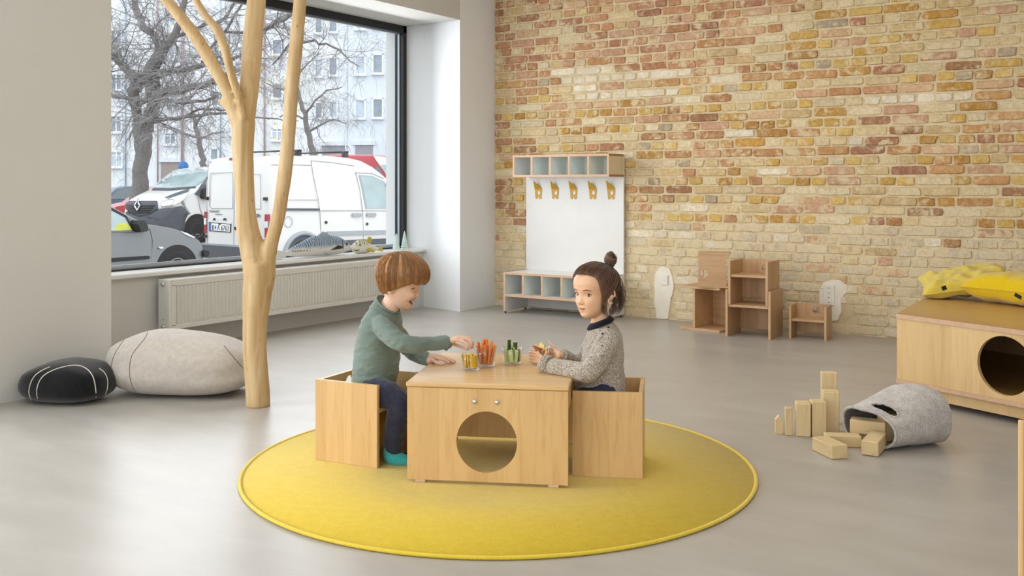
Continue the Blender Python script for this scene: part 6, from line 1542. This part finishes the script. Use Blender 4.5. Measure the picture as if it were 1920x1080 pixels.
# near hand round the front of the tumbler, far hand at its right side
gx, gy = c4.x, c4.y
def gp(a, rr_, z): an = math.radians(a); return Vector((gx+rr_*math.cos(an), gy+rr_*math.sin(an), z))
for i in range(4): limb(b, [(Vector((gx+.012, gy-.078, .415)), .0145), (Vector((gx-.012-.003*i, gy-.060+.001*i, .441-.0115*i)), .0080)], 12, 2)
for i in range(4):
    z = .4425-.0122*i; R_ = .0505+.0012*i; r0 = .0066-.0003*(i == 3)
    pts_ = [Vector((gx-.010-.003*i, gy-.0600, z)), gp(244, R_+.001, z), gp(222, R_-.001, z-.0005), gp(203+4*i, R_-.0015, z-.001)]
    pp = smooth_path(pts_, 4); ball_limb(b, pp, list(np.linspace(r0, .0052, len(pp))), 10)
pts_ = [Vector((gx+.016, gy-.070, .426)), gp(292, .056, .434), gp(300, .0515, .446), gp(298, .050, .456)]
pp = smooth_path(pts_, 4); ball_limb(b, pp, list(np.linspace(.0080, .0058, len(pp))), 10)
for i in range(4): limb(b, [(C3(1050, 667, 4.14), .0145), (gp(10+6*i, .064, .447-.009*i), .0080)], 12, 2)
pts_ = [gp(6, .064, .450), gp(14, .058, .462), gp(26, .050, .472), gp(38, .0475, .480)]; pp = smooth_path(pts_, 4); ball_limb(b, pp, list(np.linspace(.0066, .0050, len(pp))), 10)
for i in range(3):
    z = .446-.0122*i; pts_ = [gp(12+5*i, .064, z), gp(30, .054, z), gp(52, .0500, z), gp(74-6*i, .0490, z)]; pp = smooth_path(pts_, 4); ball_limb(b, pp, list(np.linspace(.0066, .0052, len(pp))), 10)
pts_ = [C3(1048, 669, 4.12), gp(-12, .064, .434), gp(-24, .0535, .440), gp(-34, .050, .447)]; pp = smooth_path(pts_, 4); ball_limb(b, pp, list(np.linspace(.0080, .0058, len(pp))), 10)
girl.body(b, 'skin_warm', .0023, lambda co, nr: table_clear(GB)(co))
girl.eyes(hg, .0272, -.0050, .0122, .0074, (.40, .06), True, .0, 'brow_dark')
girl.face_tube(hg, [(-.0152, -.0585), (-.008, -.0564), (-.003, -.0556), (0, -.0562), (.003, -.0556), (.008, -.0564), (.0152, -.0585)], [.0005, .0016, .0020, .0018, .0020, .0016, .0005], 'lips_warm', 'upper_lip', -.0002)
girl.face_tube(hg, [(-.0145, -.0592), (-.008, -.0618), (0, -.0628), (.008, -.0618), (.0145, -.0592)], [.0005, .0020, .0026, .0020, .0005], 'lips_warm', 'lower_lip', -.0004)
girl.face_tube(hg, [(-.0160, -.0586), (-.008, -.0588), (0, -.0592), (.008, -.0588), (.0160, -.0586)], [.0003, .0006, .0006, .0006, .0003], 'mouth_dark', 'mouth_line', .0014)
for sg in (1, -1): girl.face_tube(hg, [(sg*.0040, -.0418), (sg*.0075, -.0412)], [.0011, .0011], 'mouth_dark', 'nostril', .0)
# hair: swept back into a bun
BUNL = (-.070, .020, .098)
def low_girl(az):
    a = abs((az+math.pi) % (2*math.pi)-math.pi); return float(np.interp(a, [0, .5, .78, .92, 1.02, 1.12, 1.28, 1.42, 1.50, 1.95, 2.08, 2.6, 3.2], [.85, .835, .78, .68, .55, .40, .28, .28, .54, .54, .32, .22, .20]))
def thick_girl(az, s_):
    a = abs((az+math.pi) % (2*math.pi)-math.pi); return float(np.interp(s_, [0, .4, .8, .93, 1], [.014, .016, .013, .008, .0015]))*(1-(1-float(np.interp(a, [1.36, 1.5, 2.0, 2.15], [1, .25, .25, 1])))*float(np.interp(s_, [.55, .8], [0, 1])))
hs, path_g, hit_g, pole_g = hair_shell(girl, hg, low_girl, thick_girl, 'hair_dark', 6, BUNL, 170, 30, .0016)
B0 = girl.base; pp = []; cc = []
for k in range(1300):
    i = rh.randrange(170); az = 2*math.pi*i/170; s0 = rh.uniform(.0, .15); s1 = rh.uniform(.9, 1.02); pts = []; ph = rh.uniform(0, 6); o0 = rh.uniform(0, .0028); drift = rh.gauss(0, 2.5); wv = rh.uniform(.0006, .0030)
    for q in range(10):
        s_ = s0+(s1-s0)*q/9; d = path_g(int(i+drift*q/9), s_); p, nrm = hit_g(d); pts.append(p+nrm*(thick_girl(az, s_)+.0004+o0)+hg.l*wv*math.sin(ph+q*1.3)+hg.u*wv*math.cos(ph+q*1.1))
    if min((p+B0-hg.w(-.014, .074, -.016)).length for p in pts) < .021: continue
    pp.append((pts, list(.00062*np.array([.6, 1, 1, 1, 1, 1, 1, .8, .6, .2])))); cc.append(min(1, max(0, rh.gauss(.46, .22))))
def loose(pts, n, spread, rad, wave=.003, m=12):
    for k in range(n):
        off = Vector((rh.gauss(0, spread), rh.gauss(0, spread), rh.gauss(0, spread*.6))); ph = rh.uniform(0, 6); fr = rh.uniform(.7, 1.5); q_ = smooth_path([p-B0 for p in pts], 5); nn = len(q_); out = []
        en = rh.uniform(.75, 1.0); q_ = q_[:max(4, int(nn*en))]; nn = len(q_)
        for j, p in enumerate(q_): t = j/(nn-1); out.append(p+off*(.25+.75*t)+Vector((math.sin(ph+j*fr), math.cos(ph+j*fr*.9), math.sin(ph*2+j*fr)*.4))*wave*t)
        pp.append((out, list(rad*np.interp(np.linspace(0, 1, nn), [0, .15, .7, 1], [.7, 1, .8, .15])))); cc.append(min(1, max(0, rh.gauss(.42, .28))))
Yh = 4.02
loose([C3(1146, 516, Yh+.03), C3(1157, 530, Yh+.03), C3(1163, 552, Yh+.025), C3(1163, 572, Yh+.02), C3(1156, 592, Yh+.015)], 190, .0085, .0009, .006)
loose([C3(1148, 514, Yh+.02), C3(1160, 522, Yh+.01), C3(1169, 545, Yh), C3(1171, 570, Yh)], 14, .006, .0007, .006)
loose([C3(1131, 524, Yh-.070), C3(1129, 545, Yh-.085), C3(1131, 566, Yh-.085), C3(1132, 583, Yh-.078), C3(1139, 593, Yh-.07)], 70, .0065, .0008, .007)
loose([C3(1149, 530, Yh-.03), C3(1153, 560, Yh-.03), C3(1149, 584, Yh-.04), C3(1142, 596, Yh-.05)], 70, .007, .0008, .007)
loose([C3(1079, 548, Yh-.05), C3(1074, 555, Yh-.05), C3(1068, 560, Yh-.05)], 3, .003, .0006, .003)
loose([C3(1110, 503, Yh), C3(1104, 498, Yh), C3(1099, 500, Yh)], 8, .008, .0005, .004)
for k in range(90):                                                   # fine hairs along the brow line
    i = int(rh.gauss(0, 17)) % 170; q0, nr0 = hit_g(path_g(i, .93)); q1, _ = hit_g(path_g(i, .80)); dn = (q0-q1).normalized(); sd0 = dn.cross(nr0); cu = rh.gauss(0, 1.3); L_ = rh.uniform(.008, .024); out = []
    for j in range(6): t = j/5; out.append(q0+nr0*(.006*(1-t)+.002)+dn*L_*t+sd0*L_*cu*t*t*.6)
    pp.append((out, list(.00045*np.array([1, 1, .9, .7, .5, .15])))); cc.append(rh.uniform(.3, .8))
# the bun: coiled locks
bc = hg.w(-.078, .022, .121); bu = (hg.u*.93-hg.f*.25+hg.l*.12).normalized(); b1 = bu.orthogonal().normalized(); b2 = bu.cross(b1)
for k in range(90):
    ph = rh.uniform(0, 6.28); R_ = rh.uniform(.015, .0255); h0 = rh.uniform(-.024, .022); tilt = rh.uniform(-.5, .5); out = []
    for j in range(20):
        a = ph+j*.36; kz = h0+.011*math.sin(a+tilt*3); sh = math.sqrt(max(.06, 1-(kz/.036)**2)); out.append(bc-B0+b1*R_*sh*math.cos(a)+b2*R_*sh*math.sin(a)+bu*kz)
    pp.append((out, list(.0019*np.interp(np.linspace(0, 1, 20), [0, .2, .8, 1], [.3, 1, 1, .2])))); cc.append(min(1, max(0, rh.gauss(.40, .22))))
for k in range(10):
    ph = rh.uniform(0, 6.28); out = [bc-B0+b1*.02*math.cos(ph+j*.4)+b2*.02*math.sin(ph+j*.4)+bu*(.012+.003*j*rh.uniform(-1, 1.0)) for j in range(7)]; pp.append((out, [.0006]*6+[.0001])); cc.append(.4)
strands(Vector((0, 0, 0)), pp, cc, 'hair_strands', 'hair_dark', girl.o, 4)
q = MB(); ball_limb(q, [bc-bu*.034, bc-bu*.008, bc+bu*.012], [.018, .022, .017], 14); bn_ = girl.part('hair_bun', q, 'hair_dark'); tone_mesh(bn_, [.2]*len(bn_.data.vertices))
# sweater
b = MB()
rings(b, [(C3(x, y, 4.02), hx, hy) for x, y, hx, hy in ((1125, 748, .100, .108), (1126, 728, .100, .110), (1128, 700, .092, .107), (1131, 660, .083, .106), (1132, 632, .074, .103), (1131, 614, .058, .078), (1128, 604, .047, .053))], d_, l_)
limb(b, [(C3(1141, 636, 3.945), .047), (C3(1130, 660, 3.91), .046), (C3(1103, 697, 3.87), .043), (C3(1062, 692, 3.925), .0365), (C3(1028, 686, 3.98), .0325), (C3(1021, 685.5, 3.99), .030)])
limb(b, [(C3(1120, 634, 4.10), .046), (C3(1087, 682, 4.20), .036), (C3(1066, 672, 4.165), .029), (C3(1056, 667, 4.148), .026)])
def sweat(co, nr):
    co = folds(.0075, 14, GB, 21, None, (1, 1, 1.3), .08)(co, nr); return table_clear(GB)(co)
sw = girl.cloth('sweater', b, 'speckled_knit', .0044, sweat)
ax_ = (C3(1021, 685.5, 3.99)-C3(1045, 689, 3.95)).normalized(); s1 = ax_.cross(UZ).normalized(); s2 = s1.cross(ax_)
for t_, rr_ in ((.0, .0290), (.012, .0305), (.024, .0315)): ring_part(girl, 'cuff_roll', C3(1021, 684.0, 3.99)-ax_*t_+UZ*.003, s1, s2, ax_, rr_, rr_, .0062, 'speckled_knit')
ax_ = (C3(1055, 667, 4.147)-C3(1070, 673, 4.17)).normalized(); s1 = ax_.cross(UZ).normalized(); s2 = s1.cross(ax_)
ring_part(girl, 'cuff_roll', C3(1055, 667, 4.147), s1, s2, ax_, .026, .026, .0062, 'speckled_knit')
cl = MB(); n = 44; vs = []; fs = []
for k in range(n):
    a = 2*math.pi*k/n; c_ = C3(1126, 604.5, 4.01)
    for hx, hy, dz, dip in ((.038, .040, .010, .016), (.041, .043, .0125, .016), (.049, .053, .004, .018), (.056, .064, -.008, .020), (.053, .060, -.012, .020), (.042, .045, .000, .016)):
        vs.append(c_+d_*hx*math.cos(a)+l_*hy*math.sin(a)+UZ*(dz-dip*math.cos(a)))
for k in range(n):
    for j in range(6): fs.append((k*6+j, ((k+1) % n)*6+j, ((k+1) % n)*6+(j+1) % 6, k*6+(j+1) % 6))
girl.part('collar', cl.add(vs, fs), 'navy_trim')
bvs = BVHTree.FromPolygons([v.co.copy() for v in sw.data.vertices], [tuple(p.vertices) for p in sw.data.polygons])
eye_l = Vector((0, 0, EYE))-girl.base
def on_sweater(px, py):
    h = bvs.ray_cast(eye_l, (C3(px, py, 4)-girl.base-eye_l).normalized()); return h[0], h[1]
for px, py in ((1141, 611.5), (1130, 623.5)):
    p, nm_ = on_sweater(px, py+3)
    if p is not None:
        M = nm_.to_track_quat('Z', 'Y').to_matrix().to_4x4(); M.translation = p
        o = MB().lathe([(0, .004), (.0045, .0036), (.0055, .001), (.0055, -.002)], 14).build('button', 'rubber_black', girl.o, True); o.matrix_local = M
sp = [on_sweater(px, py) for px, py in ((1142, 617), (1133, 626), (1125, 635), (1119, 645))]; sp = [p+nm_*.0008 for p, nm_ in sp if p is not None]
if len(sp) > 2: MB().tube(smooth_path(sp, 4), .0022, 6).build('shoulder_seam', 'speckled_knit', girl.o, True)
b = MB()
for y0 in (3.955, 4.085): limb(b, [(C3(1130, 737, y0), .062), (C3(1098, 748, y0+.005), .050), (C3(1093, 780, y0+.01), .044), (C3(1096, 838, y0+.01), .038)])
def trou2(co, nr):
    co = folds(.004, 20, GB, 15)(co, nr); ex_ = np.array((.9903, -.1389)); xy = co[:, :2]+np.array(GB[:2])-np.array((-.4014, 3.799)); a = xy @ ex_
    push = np.maximum(TW+.006-a, 0); co[:, 0] += push*ex_[0]; co[:, 1] += push*ex_[1]; return co
girl.cloth('trousers', b, 'navy_cotton', .006, trou2)
for y0 in (3.965, 4.095):
    b = MB(); limb(b, [(C3(1097, 842, y0), .028), (C3(1096, 862, y0), .027), (C3(1088, 868, y0), .024)]); 
    def flat2(co, nr): co[:, 2] = np.maximum(co[:, 2], .0008); return co
    girl.cloth('sock', b, 'navy_trim', .005, flat2)
